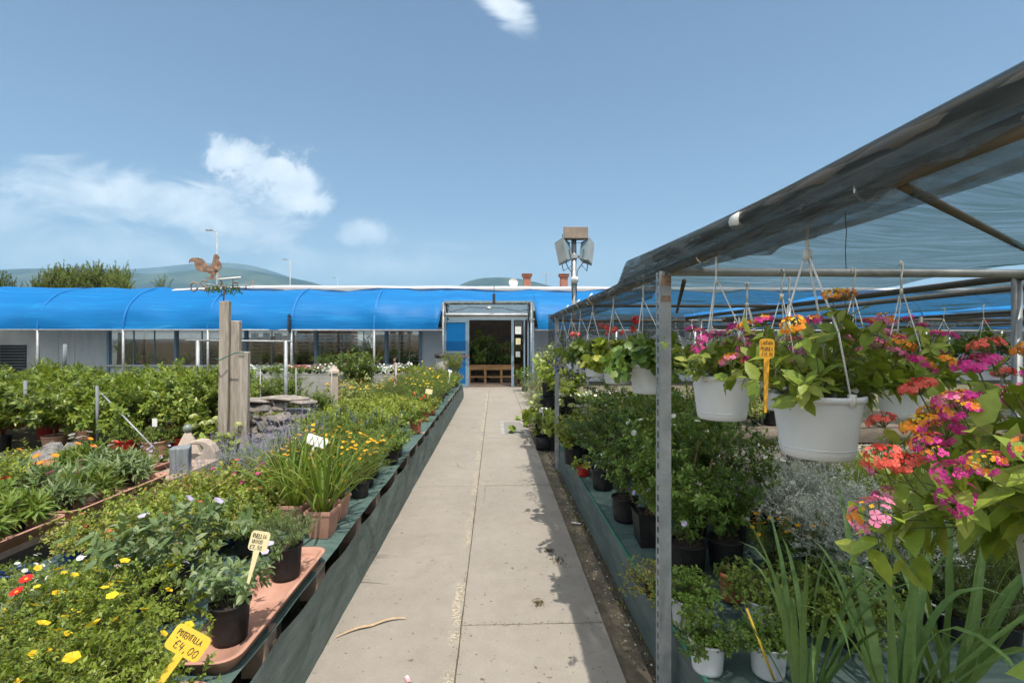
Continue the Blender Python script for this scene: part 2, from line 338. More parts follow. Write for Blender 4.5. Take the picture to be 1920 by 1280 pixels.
def blades(seed, n=30, L=.5, W=.02, spread=.7, droop=1.0, r0=.04, k=7, fm=None, m=0, kink=0, z0=0.):
    rg = np.random.default_rng(seed); fm = fm or FM()
    for i in range(n):
        az = i*2.39996+rg.uniform(-.4,.4); u = rg.uniform(.15,1); tl = spread*u
        h = np.array([math.cos(az), math.sin(az), 0]); d = h*math.sin(tl)+np.array([0,0,math.cos(tl)])
        p = h*r0*rg.uniform(0,1)+np.array([0,0,z0]); l = L*rg.uniform(.6,1.1); pts = [p]
        dr = droop*rg.uniform(.3,1.2)
        for j in range(k):
            d = d+np.array([0,0,-dr*(j/k)**1.6*.55])+rg.normal(0,.03,3); d /= np.linalg.norm(d)
            p = p+d*l/k; pts.append(p)
        P = np.array(pts); T = np.gradient(P, axis=0); S = unit(np.cross(T, np.array([0,0,1.])+.001*h)); 
        tw = rg.uniform(-.5,.5); Nn = unit(np.cross(S, T)); S = S*math.cos(tw)+Nn*math.sin(tw)
        x = np.linspace(0,1,k+1); w = W*rg.uniform(.7,1.15)*np.clip(np.minimum(.55+x*1.5, (1-x)**.6*1.25), .02, 1)
        V = np.stack([P-S*w[:,None]/2, P-Nn*(w*.18)[:,None], P+S*w[:,None]/2], 1).reshape(-1,3)
        ii = np.arange(k)[:,None]*3
        fm.add(V, [np.array([0,1,4,3])[None]+ii, np.array([1,2,5,4])[None]+ii], m)
    return fm
def flower(fm, p, n, r, petals=5, m=0, mc=None, shape='ob', w=.8, cup=.25, rg=None):
    n = unit(np.asarray(n, float)); a = unit(np.cross(n, [.3,.5,.81])); b = np.cross(n, a)
    t = np.arange(petals)*2*PI/petals + (rg.uniform(0,6) if rg is not None else 0)
    D = a*np.cos(t)[:,None]+b*np.sin(t)[:,None]+n*cup
    leaves(fm, np.repeat(np.asarray(p, float)[None], petals, 0), D, np.repeat(n[None], petals, 0), r, r*w, shape, m)
    if mc is not None:
        q = np.asarray(p)+n*r*.12; k = 6; tt = np.arange(k)*2*PI/k
        fm.add(q+(a*np.cos(tt)[:,None]+b*np.sin(tt)[:,None])*r*.26, [np.arange(k)], mc)
def on_tips(tips, n, seed, fn, top=None):
    rg = np.random.default_rng(seed); ts = sorted(tips, key=lambda t: -t[0][2]) if top else list(tips)
    if top: ts = ts[:int(len(ts)*top)]
    idx = rg.permutation(len(ts))[:n]; fm = FM()
    for i in idx: fn(fm, ts[i][0], ts[i][1], rg)
    return fm
def umbel(seed, r=.02, n=38):
    """a domed head of small four lobed florets: buds in the middle, open florets round the rim, thin tubes below"""
    rg = np.random.default_rng(seed); fm = FM()
    for i in range(n):
        u = math.sqrt((i+.5)/n); az = i*2.39996+rg.normal(0,.2); th = u*1.55
        d = np.array([math.sin(th)*math.cos(az), math.sin(th)*math.sin(az), math.cos(th)])
        p = d*r*rg.uniform(.86,1.08)*np.array([1,1,.72])
        q = u+rg.uniform(-.16,.16); m = 0 if q > .66 else 1 if q > .40 else 2
        s = r*(.27 if m == 0 else .22 if m == 1 else .13)*rg.uniform(.85,1.15)
        flower(fm, p, d*.8+np.array([0,0,.2])+rg.normal(0,.22,3), s, 4, m, None, 'ob', 1.05, .12, rg)
        if i % 2: fm.tube([np.array([0,0,-r*.45]), p*.96], r*.03, 3, 3, False)
    fm.tube([(0,0,-r*2.0),(0,0,-r*.4)], r*.05, 4, 3, False)
    return fm
K = {}
def kind(name, variants): K[name] = variants
def mk(fm, name, mats, parts=()):
    d = dict(fol=fm.mesh(name, [M[x] if isinstance(x, str) else x for x in mats], True), parts=[])
    for pn, f, ms in parts:
        if f is not None and f.n: d['parts'].append((pn, f.mesh(pn, [M[x] for x in ms], True)))
    return d
def several(n, fn): return [fn(i) for i in range(n)]
def k_potentilla(i, fl=10):
    f, t = shrub(100+i, 54, .27, 1.25, .05, ('lan', .017, .009), 40, .2, .9, .25, 3, .38, sr=.0012)
    fl = on_tips(t, fl, i, lambda m, p, d, rg: flower(m, p+d*.008, d*.4+np.array([0,-.25,.8])+rg.normal(0,.3,3), rg.uniform(.013,.018), 5, 0, 1, 'ob', .9, .3, rg), .5) if fl else None
    return mk(f, 'foliage', ['bright','stem'], [('blossoms', fl, ['yellow','gold'])])
kind('potentilla', several(3, k_potentilla)); kind('potentilla_bare', several(2, lambda i: k_potentilla(i+20, 0)))
def k_spirea(i):
    f, t = shrub(130+i, 34, .24, 1.2, .05, ('ob', .042, .019), 15, .3, .95, .2, 1, .5, whorl=6, sr=.0016)
    fl = on_tips(t, 1+i % 2, i, lambda m, p, d, rg: flower(m, p+d*.01, d+np.array([0,0,.6]), .014, 6, 0, None, 'ob', .9, .5, rg), .4)
    return mk(f, 'foliage', ['bronze','twig'], [('blossoms', fl, ['coral'])])
kind('spirea', several(3, k_spirea))
def k_ruellia(i):
    f, t = shrub(150+i, 13, .34, .85, .03, ('ov', .055, .027), 20, .2, 1.0, .15, 2, .45, opp=True, sr=.002)
    fl = on_tips(t, 3, i, lambda m, p, d, rg: flower(m, p+d*.01, d+np.array([.2,-.5,.4]), .024, 5, 0, None, 'ob', 1.05, .35, rg), .5)
    return mk(f, 'foliage', ['grey','stem'], [('blossoms', fl, ['violet'])])
kind('ruellia', several(2, k_ruellia))
def k_rosemary(i, mat='grey', L=.24):
    f, t = shrub(160+i, 34, L, .9, .04, ('rh', .024, .004), 60, .1, .75, .1, 2, .4, sr=.0014)
    return mk(f, 'foliage', [mat,'twig'])
kind('rosemary', several(2, k_rosemary)); kind('rosemary_dark', several(2, lambda i: k_rosemary(i+5, 'dark', .3)))
kind('daylily', several(3, lambda i: mk(blades(170+i, 46, .62, .021, .8, 1.5, .06), 'foliage', ['strap'])))
def k_coreopsis(i, c='gold', L=.3, n=18):
    f, t = shrub(180+i, 36, L, .8, .05, ('lan', .032, .007), 22, .15, .6, .1, 2, .4, sr=.0014)
    fl = on_tips(t, n, i, lambda m, p, d, rg: flower(m, p+np.array([0,0,.012]), d*.5+np.array([0,-.2,.7])+rg.normal(0,.25,3), .017, 8, 0, 1, 'ob', .75, .25, rg), .6)
    return mk(f, 'foliage', ['mid','stem'], [('blossoms', fl, [c, 'gold'])])
kind('coreopsis', several(3, k_coreopsis)); kind('yellow_daisy', several(2, lambda i: k_coreopsis(i+8, 'yellow', .42, 12)))
def k_lavender(i):
    f, t = shrub(200+i, 46, .22, .95, .05, ('rh', .036, .006), 30, .05, .6, .05, 1, .5, sr=.0013); rg = np.random.default_rng(i)
    sp = FM(); st = FM()
    for p, d in t[::3]:
        d = unit(d+np.array([0,0,1.2])); l = rg.uniform(.16,.30); e = p+d*l+rg.normal(0,.015,3)
        f.tube([p, (p+e)/2+rg.normal(0,.006,3), e], .0011, 3, 1, False)
        n = 26; tt = rg.uniform(0,1,n); a = rg.uniform(0,2*PI,n); q = e[None]+d[None]*((tt-.6)*.09)[:,None]
        w = np.stack([np.cos(a), np.sin(a), np.full(n,.6)], -1); leaves(sp, q, w, np.repeat(d[None], n, 0), .011, .007, 'rh', 0)
    return mk(f, 'foliage', ['lav','silverstem'], [('blossoms', sp, ['lavender'])])
kind('lavender', several(3, k_lavender))
def k_dianthus(i):
    f, t = shrub(215+i, 34, .22, .8, .06, ('lan', .05, .006), 18, .1, .6, .1, sr=.0013)
    fl = on_tips(t, 8, i, lambda m, p, d, rg: flower(m, p+np.array([0,0,.02]), d+np.array([0,-.3,.3]), rg.uniform(.014,.024), 7, 0, None, 'ob', 1.0, .4, rg))
    return mk(f, 'foliage', ['grey','stem'], [('blossoms', fl, ['magenta'])])
kind('dianthus', several(2, k_dianthus))
def k_salvia(i, mat='mid', spikes=6, L=.27):
    f, t = shrub(225+i, 30, L, .95, .05, ('ov', .040, .019), 18, .15, 1.0, .1, 1, .5, sr=.0016, opp=True); rg = np.random.default_rng(i); sp = FM()
    for p, d in t[:spikes]:
        d = unit(d*.3+np.array([0,0,1.])); n = 40; tt = rg.uniform(0,.09,n); a = rg.uniform(0,2*PI,n)
        f.tube([p, p+d*.09], .0012, 3, 1, False)
        leaves(sp, p+d*tt[:,None], np.stack([np.cos(a), np.sin(a), np.full(n,.5)], -1), np.repeat(d[None], n, 0), .012, .007, 'rh', 0)
    return mk(f, 'foliage', [mat,'stem'], [('blossoms', sp, ['blue'])])
kind('salvia', several(3, k_salvia)); kind('herb', several(3, lambda i: k_salvia(i+6, 'mid', 0, .25))); kind('lime_herb', several(3, lambda i: k_salvia(i+12, 'lime', 0, .28)))
kind('bright_herb', several(2, lambda i: k_salvia(i+17, 'bright', 0, .30)))
def k_daisy(i, c='white', mc='yellow', n=5, L=.2):
    f, t = shrub(240+i, 30, L, 1.1, .05, ('lan', .03, .009), 20, .15, .9, .1, 1, .5, sr=.0012)
    fl = on_tips(t, n, i, lambda m, p, d, rg: flower(m, p+np.array([0,0,.015]), d*.4+np.array([0,-.3,.8]), rg.uniform(.011,.017), 10, 0, 1, 'ob', .5, .15, rg))
    return mk(f, 'foliage', ['bright','stem'], [('blossoms', fl, [c, mc])])
kind('white_daisy', several(2, k_daisy)); kind('pink_daisy', several(2, lambda i: k_daisy(i+4, 'pink', 'yellow', 7, .24)))
def k_petunia(i, cs=('white','magenta')):
    f, t = shrub(250+i, 26, .2, 1.25, .05, ('ov', .034, .02), 12, .1, 1.0, .4, sr=.0015)
    fl = on_tips(t, 12, i, lambda m, p, d, rg: flower(m, p+d*.012, d+np.array([0,-.4,.5]), rg.uniform(.018,.026), 5, 0, 1, 'ob', 1.15, .4, rg))
    return mk(f, 'foliage', ['mid','stem'], [('blossoms', fl, cs)])
kind('petunia', several(2, k_petunia)); kind('violet_petunia', several(2, lambda i: k_petunia(i+4, ('lavender','violet'))))
def k_gazania(i, cs=('orange','gold'), n=3):
    fm, tp = shrub(260+i, 26, .16, 1.15, .05, ('lan', .105, .023), 13, .1, .75, .2, 1, .5, sr=.0016, ldroop=.3); rg = np.random.default_rng(i); fl = FM()
    for j in range(n):
        a = rg.uniform(0,2*PI); e = np.array([math.cos(a)*.08, math.sin(a)*.08, rg.uniform(.2,.27)]); fm.tube([(0,0,0), e*.6+np.array([0,0,.03]), e], .002, 4, 1, False)
        flower(fl, e, np.array([math.cos(a)*.4,-.35,.8]), rg.uniform(.022,.031), 13, 0, 1, 'ob', .45, .2, rg)
    return mk(fm, 'foliage', ['mid' if i % 2 else 'grey','stem'], [('blossoms', fl, cs)])
kind('gazania', several(3, k_gazania)); kind('gazania_pink', several(2, lambda i: k_gazania(i+5, ('pink','darkred'), 2))); kind('gazania_white', several(2, lambda i: k_gazania(i+8, ('white','violet'), 5)))
kind('gazania_green', several(2, lambda i: k_gazania(i+12, ('red','gold'), 1)))
def k_citrus(i, mat='citrus', L=.62, ll=.085):
    f, t = shrub(280+i, 15, L, .95, .03, ('ov', ll, ll*.46), 40, .08, .95, .35, 6, .5, sr=.005, trunk=(.12,.014), smat=1, ldroop=.5)
    return mk(f, 'foliage', [mat,'bark'])
kind('citrus', several(4, k_citrus)); kind('citrus_bright', several(2, lambda i: k_citrus(i+6, 'bright', .6, .075))); kind('bigleaf', several(2, lambda i: k_citrus(i+10, 'citrus', .55, .13)))
kind('olive', several(2, lambda i: (lambda ft: mk(ft[0], 'foliage', ['mid','bark']))(shrub(300+i, 16, .6, .8, .03, ('lan', .05, .011), 34, .1, .8, .1, 6, .4, sr=.004, trunk=(.2,.012)))))
kind('upright', several(2, lambda i: (lambda ft: mk(ft[0], 'foliage', ['mid','twig']))(shrub(306+i, 40, .62, .42, .10, ('ov', .05, .022), 30, .05, .9, .05, 3, .3, sr=.003))))
def k_hydrangea(i):
    f, t = shrub(320+i, 16, .55, .8, .06, ('ov', .12, .078), 10, .2, 1.1, .15, 1, .5, sr=.004, opp=True); rg = np.random.default_rng(i); fl = FM()
    for p, d in sorted(t, key=lambda q: -q[0][2])[:7]:
        for j in range(70):
            v = unit(rg.normal(0,1,3)); v[2] = abs(v[2])*.8-.1; flower(fl, p+np.array([0,0,.03])+v*.06, v, .014, 4, 0, None, 'rh', 1.0, .1, rg)
    return mk(f, 'foliage', ['bright','stem'], [('blossoms', fl, ['palegreen'])])
kind('hydrangea', several(2, k_hydrangea))
def k_geranium(i, c='coral', mat='deep', n=5, shape='lobed', L=.22):
    f, t = shrub(330+i, 30, L, 1.35, .06, (shape, .065, .060), 11, .15, 1.15, .35, 1, .5, sr=.0022, ldroop=.3); rg = np.random.default_rng(i); fl = FM()
    for p, d in sorted(t, key=lambda q: -q[0][2])[:n*3:3]:
        f.tube([p, p+np.array([0,0,.06])], .0015, 3, 1, False)
        for j in range(14):
            v = unit(rg.normal(0,1,3)+np.array([0,0,.4])); flower(fl, p+np.array([0,0,.075])+v*.022, v, .013, 5, 0, None, 'ob', 1.0, .1, rg)
    return mk(f, 'foliage', [mat,'stem'], [('blossoms', fl, [c])])
kind('ivy_geranium', several(2, lambda i: k_geranium(i, 'red', 'deep', 1))); kind('coral_geranium', several(2, lambda i: k_geranium(i+4, 'coral', 'mid', 5))); kind('lime_geranium', several(2, lambda i: k_geranium(i+8, 'coral', 'lime', 3)))
def k_trailing(i, mat, c, n=70, ll=.03):
    f, t = shrub(350+i, 46, .32, 1.5, .06, ('ov', ll, ll*.6), 18, .1, 1.0, 1.3, 1, .5, sr=.0014)
    fl = on_tips(t, n, i, lambda m, p, d, rg: flower(m, p, d+np.array([0,-.3,.4]), .013, 5, 0, None, 'ob', 1.0, .2, rg))
    return mk(f, 'foliage', [mat,'stem'], [('blossoms', fl, [c])])
kind('lobelia', several(2, lambda i: k_trailing(i, 'purple', 'blue', 90, .018))); kind('begonia', several(2, lambda i: k_trailing(i+4, 'dark', 'darkred', 30, .045)))
kind('euphorbia', several(2, lambda i: k_trailing(i+8, 'silver', 'white', 80, .014))); kind('trailing_green', several(2, lambda i: k_trailing(i+12, 'mid', 'rose', 10, .035)))
def k_heli(i):
    f, t = shrub(370+i, 90, .30, 1.35, .06, ('rh', .014, .006), 34, .05, 1.0, .15, 4, .35, sr=.0017, subang=1.0)
    return mk(f, 'foliage', ['silver','silverstem'])
kind('helichrysum', several(2, k_heli))
def k_pitto(i, mat='deep', L=.16, ll=.042):
    f, t = shrub(380+i, 60, L, 1.4, .03, ('ob', ll, ll*.42), 14, .35, .85, .05, 2, .5, sr=.002, whorl=8, vary=.15)
    return mk(f, 'foliage', [mat,'twig'])
kind('pittosporum', several(3, k_pitto)); kind('pittosporum_big', several(2, lambda i: k_pitto(i+5, 'mid', .26, .045))); kind('red_small', several(1, lambda i: k_pitto(i+9, 'bronze', .15, .02)))
kind('lemongrass', several(3, lambda i: mk(blades(395+i, 17, .90, .034, .52, 1.15, .05, 10), 'foliage', ['lemongrass'])))
def k_rose(i, c='white', n=12, L=.75, mat='deep'):
    f, t = shrub(400+i, 15, L, .55, .06, ('ov', .042, .024), 42, .1, 1.05, .25, 7, .32, sr=.003, ldroop=.3)
    fl = on_tips(t, n, i, lambda m, p, d, rg: [flower(m, p, d+np.array([0,-.5,.3]), .022*(1-.3*q), 6, 0, None, 'ob', 1.1, .15+.5*q, rg) for q in range(3)])
    return mk(f, 'foliage', [mat,'twig'], [('blossoms', fl, [c])])
kind('rose', several(3, k_rose)); kind('pink_rose', several(2, lambda i: k_rose(i+5, 'violet', 6, .62)))
kind('standard_rose', several(2, lambda i: k_rose(i+9, 'rose', 3, .8, 'dark')))
def k_feather(i):
    f, t = shrub(420+i, 26, .34, 1.0, .05, ('rh', .028, .004), 60, .05, .9, .5, 5, .35, sr=.0015)
    return mk(f, 'foliage', ['bright','stem'])
kind('feathery', several(2, k_feather))
def k_chloro(i):
    fm = blades(430+i, 34, .34, .014, 1.1, 1.7, .02); return mk(fm, 'foliage', ['varieg'])
kind('spider_plant', several(2, k_chloro))
def k_seed(i, mat, c, n):
    f, t = shrub(440+i, 14, .10, 1.2, .02, ('ov', .035, .022), 7, .1, 1.0, .1, sr=.001)
    fl = on_tips(t, n, i, lambda m, p, d, rg: flower(m, p+np.array([0,0,.02]), np.array([0,-.5,.8]), .018, 6, 0, None, 'ob', 1.0, .2, rg)) if n else None
    return mk(f, 'foliage', [mat,'stem'], [('blossoms', fl, [c])])
kind('seed_green', several(2, lambda i: k_seed(i, 'mid', 'white', 0))); kind('seed_white', several(2, lambda i: k_seed(i+3, 'mid', 'white', 8))); kind('seed_pink', several(2, lambda i: k_seed(i+6, 'mid', 'rose', 8)))
kind('seed_red', several(2, lambda i: k_seed(i+9, 'dark', 'coral', 8))); kind('seed_silver', several(1, lambda i: k_seed(i+12, 'silver', 'white', 3))); kind('seed_lime', several(1, lambda i: k_seed(i+14, 'lime', 'white', 0)))
kind('lime_bush', several(2, lambda i: (lambda ft: mk(ft[0], 'foliage', ['lime','twig']))(shrub(460+i, 26, .36, 1.0, .05, ('ov', .062, .034), 15, .15, 1.0, .15, 1, .5, sr=.0025))))
kind('gold_cone', several(1, lambda i: (lambda ft: mk(ft[0], 'foliage', ['lime','twig']))(shrub(470, 70, .55, .38, .09, ('rh', .018, .006), 80, .02, .7, -.1, 4, .22, sr=.002))))
kind('variegated_bush', several(2, lambda i: (lambda ft: mk(ft[0], 'foliage', ['varieg','twig']))(shrub(474+i, 40, .42, .9, .07, ('ov', .036, .018), 20, .1, 1.0, .1, 2, .4, sr=.002))))
kind('grey_bush', several(2, lambda i: (lambda ft: mk(ft[0], 'foliage', ['grey','twig']))(shrub(478+i, 60, .55, 1.0, .1, ('lan', .035, .008), 24, .1, .8, .2, 3, .35, sr=.002))))
kind('wilting', several(2, lambda i: (lambda f: mk(f[0], 'foliage', ['varieg','stem'], [('blossoms', on_tips(f[1], 4, i, lambda m, p, d, rg: flower(m, p, d+np.array([0,-.4,.3]), .03, 5, 0, None, 'ob', 1.0, .4, rg)), ['orange'])]))(shrub(484+i, 14, .5, .7, .05, ('ov', .08, .045), 14, .2, 1.1, .3, 1, .5, sr=.003, ldroop=1.0))))
kind('heuchera', several(2, lambda i: mk(shrub(490+i, 26, .2, 1.2, .03, ('round', .075, .08), 3, .85, .5, .3, sr=.002)[0], 'foliage', ['bright' if i else 'bronze','stem'])))
kind('agave_like', several(1, lambda i: mk(blades(496, 34, .55, .05, 1.1, .35, .06), 'foliage', ['mid'])))
def k_foxglove(i):
    f, t = shrub(498, 14, .16, 1.2, .03, ('ov', .10, .05), 4, .3, .8, .3, sr=.002); f.tube([(0,0,0),(0.01,0,.4),(0,0,.72)], .005, 5, 1); rg = np.random.default_rng(3); fl = FM()
    n = 46; tt = rg.uniform(.36,.72,n); a = rg.uniform(0,2*PI,n)
    leaves(fl, np.stack([0*a,0*a,tt],-1), np.stack([np.cos(a),np.sin(a),np.full(n,-.4)],-1), np.repeat(np.array([[0,0,1.]]),n,0), .03, .02, 'ov', 0)
    return mk(f, 'foliage', ['mid','stem'], [('blossoms', fl, ['rose'])])
kind('foxglove', [k_foxglove(0)])
# ------------------------------------------------------------------ pots
def potmesh(rt, rb, h, mat, rim=.012, n=22, lip=.008, feet=False, name='pot'):
    f = FM()
    f.lathe([(0,.001),(rb*.9,.001),(rb,.004),(rb+(rt-rb)*.12, h*.12),(rt-lip-.001, h-rim-.004),(rt-lip, h-rim),(rt, h-rim+.002),(rt, h-.002),(rt-.002, h),(rt-.007, h),(rt-.010, h-rim),(rt-.016, h*.6)], n)
    me = f.mesh(name, [M[mat]], True); return me
def soilmesh(r, z):
    f = FM(); rg = np.random.default_rng(5); n = 16; a = np.arange(n)*2*PI/n
    V = [np.array([0,0,z+.012])]+[np.array([r*q*math.cos(x), r*q*math.sin(x), z+rg.normal(0,.003)]) for q in (.5,1) for x in a]
    F1 = [(0, 1+i, 1+(i+1)%n) for i in range(n)]; F2 = [(1+i, 1+n+i, 1+n+(i+1)%n, 1+(i+1)%n) for i in range(n)]
    f.add(V, [np.array(F1), np.array(F2)]); return f.mesh('soil', [M['soil']], True)
def squarepot(w, wb, h, mat):
    f = FM(); t = .004
    def ring(a, z): return np.array([(-a,-a,z),(a,-a,z),(a,a,z),(-a,a,z)])
    V = np.vstack([ring(wb,0), ring(w,h-.02), ring(w+.004,h-.02), ring(w+.004,h), ring(w-.004,h), ring(w-.012,h*.55)])
    fs = [(3,2,1,0)]
    for k in range(5):
        for i in range(4): fs.append((k*4+i, k*4+(i+1)%4, k*4+4+(i+1)%4, k*4+4+i))
    f.add(V, [np.array(fs)]); return f.mesh('pot', [M[mat]])
POT = {}
def potkind(k, rt, rb, h, mat, **kw): POT[k] = (potmesh(rt, rb, h, mat, **kw), soilmesh(rt-.010, h-.022), h-.03)
potkind('black', .085, .065, .13, 'blackpot'); potkind('black_tall', .10, .078, .20, 'blackpot'); potkind('black_big', .15, .12, .26, 'blackpot', rim=.02)
potkind('terra', .06, .044, .10, 'terra', rim=.022); potkind('terra_tall', .07, .05, .15, 'terra', rim=.03); potkind('white', .082, .062, .14, 'whitepot'); potkind('red', .07, .055, .085, 'redpot')
potkind('red_big', .19, .15, .30, 'redpot', rim=.03); potkind('terra_big', .18, .14, .28, 'paleterra', rim=.035); potkind('orange_big', .22, .17, .26, 'orangepot', rim=.03); potkind('blue', .075, .06, .10, 'bluepot')
potkind('greybucket', .12, .09, .20, 'greypot', rim=.03); potkind('yellow', .075, .055, .12, 'yellowpot'); potkind('greenpot', .15, .12, .20, 'greenpot'); potkind('tiny', .04, .03, .06, 'blackpot'); potkind('tinyterra', .045, .032, .075, 'paleterra', rim=.02)
potkind('bowl', .16, .11, .11, 'whitepot', rim=.012); potkind('smallwhite', .07, .05, .09, 'whitepot')
POT['square'] = (squarepot(.10,.082,.22,'blackpot'), soilmesh(.094,.195), .19); POT['squareterra'] = (squarepot(.075,.055,.16,'paleterra'), soilmesh(.07,.14), .135)
CNT = {}
def plant(name, label, cat, group, x, y, z, k, pot='black', s=1.0, ps=1.0, rz=None, var=None, tilt=0, fz=0.0):
    vs = K[k]; i = CNT.get(k, 0); CNT[k] = i+1; v = vs[(i if var is None else var) % len(vs)]
    t = thing(name, label, cat, (x,y,z), RN.uniform(0,6.28) if rz is None else rz, group)
    h = 0
    if pot:
        pm, sm, h = POT[pot]; h *= ps
        p = link('pot', pm, t); p.scale = (ps,)*3; so = link('soil', sm, p)
        if pot in ('square','squareterra'): p.rotation_euler = (0,0,RN.uniform(-.2,.2)-t.rotation_euler.z)
    f = link('foliage', v['fol'], t); f.location = (0,0,h+fz); f.scale = (s,)*3
    for pn, me in v['parts']:
        o = link(pn, me, t); o.location = (0,0,h+fz); o.scale = (s,)*3
    return t
# ------------------------------------------------------------------ setting: ground, path, hills
def groundmat():
    m, nt, b = newmat('bare_soil_and_grass')
    f = noise(nt, .9, 8, .65); g = noise(nt, 14, 6, .7)
    a = ramp(nt, f, [(.35, (.10,.075,.05)), (.5, (.13,.12,.055)), (.62, (.07,.11,.025))])
    nt.links.new(mix(nt, .5, a, ramp(nt, g, [(.3, (.05,.04,.03)), (.7, (.22,.19,.13))]), 'MIX'), b.inputs['Base Color'])
    b.inputs['Roughness'].default_value = .95; bump(nt, b, g, .8, .02); return m
GZ = -.03
g = FM(); rr = [0, 30, 200, 1500, 9000]; n = 48; a = np.arange(n)*2*PI/n
g.add([(0,0,GZ)]+[(q*math.cos(x), q*math.sin(x), GZ) for q in rr[1:] for x in a], [np.array([(0,1+i,1+(i+1)%n) for i in range(n)])]+[np.array([(1+k*n+i, 1+(k+1)*n+i, 1+(k+1)*n+(i+1)%n, 1+k*n+(i+1)%n) for i in range(n)]) for k in range(3)])
struct('ground', g, groundmat())
def concretemat():
    m, nt, b = newmat('worn_concrete'); ge = nt.nodes.new('ShaderNodeNewGeometry')
    f = noise(nt, 1.1, 9, .62, dist=.6); s = noise(nt, 9, 6, .65); fine = noise(nt, 160, 3, .6); sp = noise(nt, 26, 2, .4)
    base = ramp(nt, f, [(.28, (.24,.212,.173)), (.5, (.31,.277,.23)), (.7, (.365,.328,.276))])
    c = mix(nt, .40, base, ramp(nt, s, [(.3, (.25,.22,.178)), (.7, (.385,.347,.293))]))
    c = mix(nt, .30, c, ramp(nt, fine, [(.35, (.19,.175,.15)), (.65, (.385,.362,.32))]))
    c = mix(nt, ramp(nt, sp, [(.70, (0,0,0)), (.76, (1,1,1))]), c, (.14,.115,.085))
    vc = nt.nodes.new('ShaderNodeTexVoronoi'); vc.feature = 'DISTANCE_TO_EDGE'; vc.inputs['Scale'].default_value = .55; tc0 = nt.nodes.new('ShaderNodeTexCoord')
    wv_ = nt.nodes.new('ShaderNodeMix'); wv_.data_type = 'VECTOR'; wv_.inputs[0].default_value = .10; nt.links.new(tc0.outputs['Object'], wv_.inputs[4]); nz_ = N(nt, 'ShaderNodeTexNoise', Scale=2.2, Detail=6.0); nt.links.new(tc0.outputs['Object'], nz_.inputs[0]); nt.links.new(nz_.outputs[1], wv_.inputs[5]); nt.links.new(wv_.outputs[1], vc.inputs[0])
    crk = mix(nt, 1.0, ramp(nt, vc.outputs[0], [(.0, (1,1,1)), (.0035, (0,0,0))]), ramp(nt, noise(nt, .7, 3), [(.50, (0,0,0)), (.62, (.75,.75,.75))]), 'MULTIPLY'); c = mix(nt, crk, c, (.11,.09,.065))
    st_ = ramp(nt, noise(nt, 2.6, 7, .7, dist=1.0), [(.56, (0,0,0)), (.76, (.45,.45,.45))]); c = mix(nt, st_, c, (.21,.18,.14))
    isl = ramp(nt, ge.outputs['Random Per Island'], [(0, (.98,.98,.98)), (1, (1.02,1.02,1.01))]); c = mix(nt, 1.0, c, isl, 'MULTIPLY'); c = mix(nt, 1.0, c, (.90,.89,.90), 'MULTIPLY')
    # band of exposed aggregate left along the long joint
    tc = nt.nodes.new('ShaderNodeTexCoord'); sx = nt.nodes.new('ShaderNodeSeparateXYZ'); nt.links.new(tc.outputs['Object'], sx.inputs[0])
    ad = N(nt, 'ShaderNodeMath', operation='MULTIPLY_ADD'); nt.links.new(noise(nt, 3, 3), ad.inputs[0]); ad.inputs[1].default_value = .10; nt.links.new(sx.outputs[0], ad.inputs[2])
    d = N(nt, 'ShaderNodeMath', operation='ABSOLUTE'); d2 = N(nt, 'ShaderNodeMath', operation='ADD'); nt.links.new(ad.outputs[0], d2.inputs[0]); d2.inputs[1].default_value = .185; nt.links.new(d2.outputs[0], d.inputs[0])
    band = ramp(nt, d.outputs[0], [(.02, (1,1,1)), (.04, (0,0,0))])
    peb = ramp(nt, noise(nt, 75, 3, .6), [(.42, (.20,.165,.12)), (.6, (.50,.44,.34))])
    mm = mix(nt, 1.0, band, ramp(nt, noise(nt, 2.2, 4), [(.42, (0,0,0)), (.55, (.8,.8,.8))]), 'MULTIPLY')
    c = mix(nt, mm, c, peb)
    nt.links.new(c, b.inputs['Base Color']); b.inputs['Roughness'].default_value = .9; b.inputs['Specular IOR Level'].default_value = .25
    bump(nt, b, mix(nt, .5, fine, s), .35, .006); return m
M['concrete'] = concretemat()
p = FM(); rg = np.random.default_rng(4)
def slab(x0, x1, y0, y1):
    """one cast slab with slightly uneven, chipped edges"""
    e = .0025; ys = np.linspace(y0+e, y1-e, max(3, int((y1-y0)/.12))); xs = np.linspace(x0+e, x1-e, 5)
    jl = rg.normal(0,.0016,len(ys)); jr = rg.normal(0,.0016,len(ys)); top = [(x0+e+abs(jl[i]), y) for i, y in enumerate(ys)]+[(x, y1-e-abs(rg.normal(0,.0012))) for x in xs[1:-1]]+[(x1-e-abs(jr[i]), ys[i]) for i in range(len(ys)-1,-1,-1)]+[(x, y0+e) for x in xs[-2:0:-1]]
    p.prism(top[::-1], .06, 0, 'Z')
L = [-3, .3, 5.7, 11.2, 16.9, 18.0]; Rr = [-3, .15, 2.91, 5.72, 8.55, 11.4, 14.2, 18.0]
for i in range(len(L)-1): slab(-1.02, -.20, L[i], L[i+1])
for i in range(len(Rr)-1): slab(-.20, .66, Rr[i], Rr[i+1])
slab(.66, 1.6, 10.6, 18.0); slab(-1.95, -1.02, 15.2, 18.0)
po = struct('path', p, M['concrete']); po.location = (0,0,-.03)
jf = FM()
jf.box((-.2,7.5,-.0235), (2.0,21,.004)); struct('path_joint_dirt_surface', jf, surf('joint_dirt', (.10,.08,.055), (.16,.125,.085), .95, 12)).name = 'path_dirt_surface'
f = FM(); f.box((.80,5.0,-.024), (.36,12,.004)); struct('soil_path', f, surf('dark_soil', (.045,.034,.022), (.10,.08,.05), .95, 14, bmp=1.0, bd=.03))  # soil strip beside the path, darker than the open ground
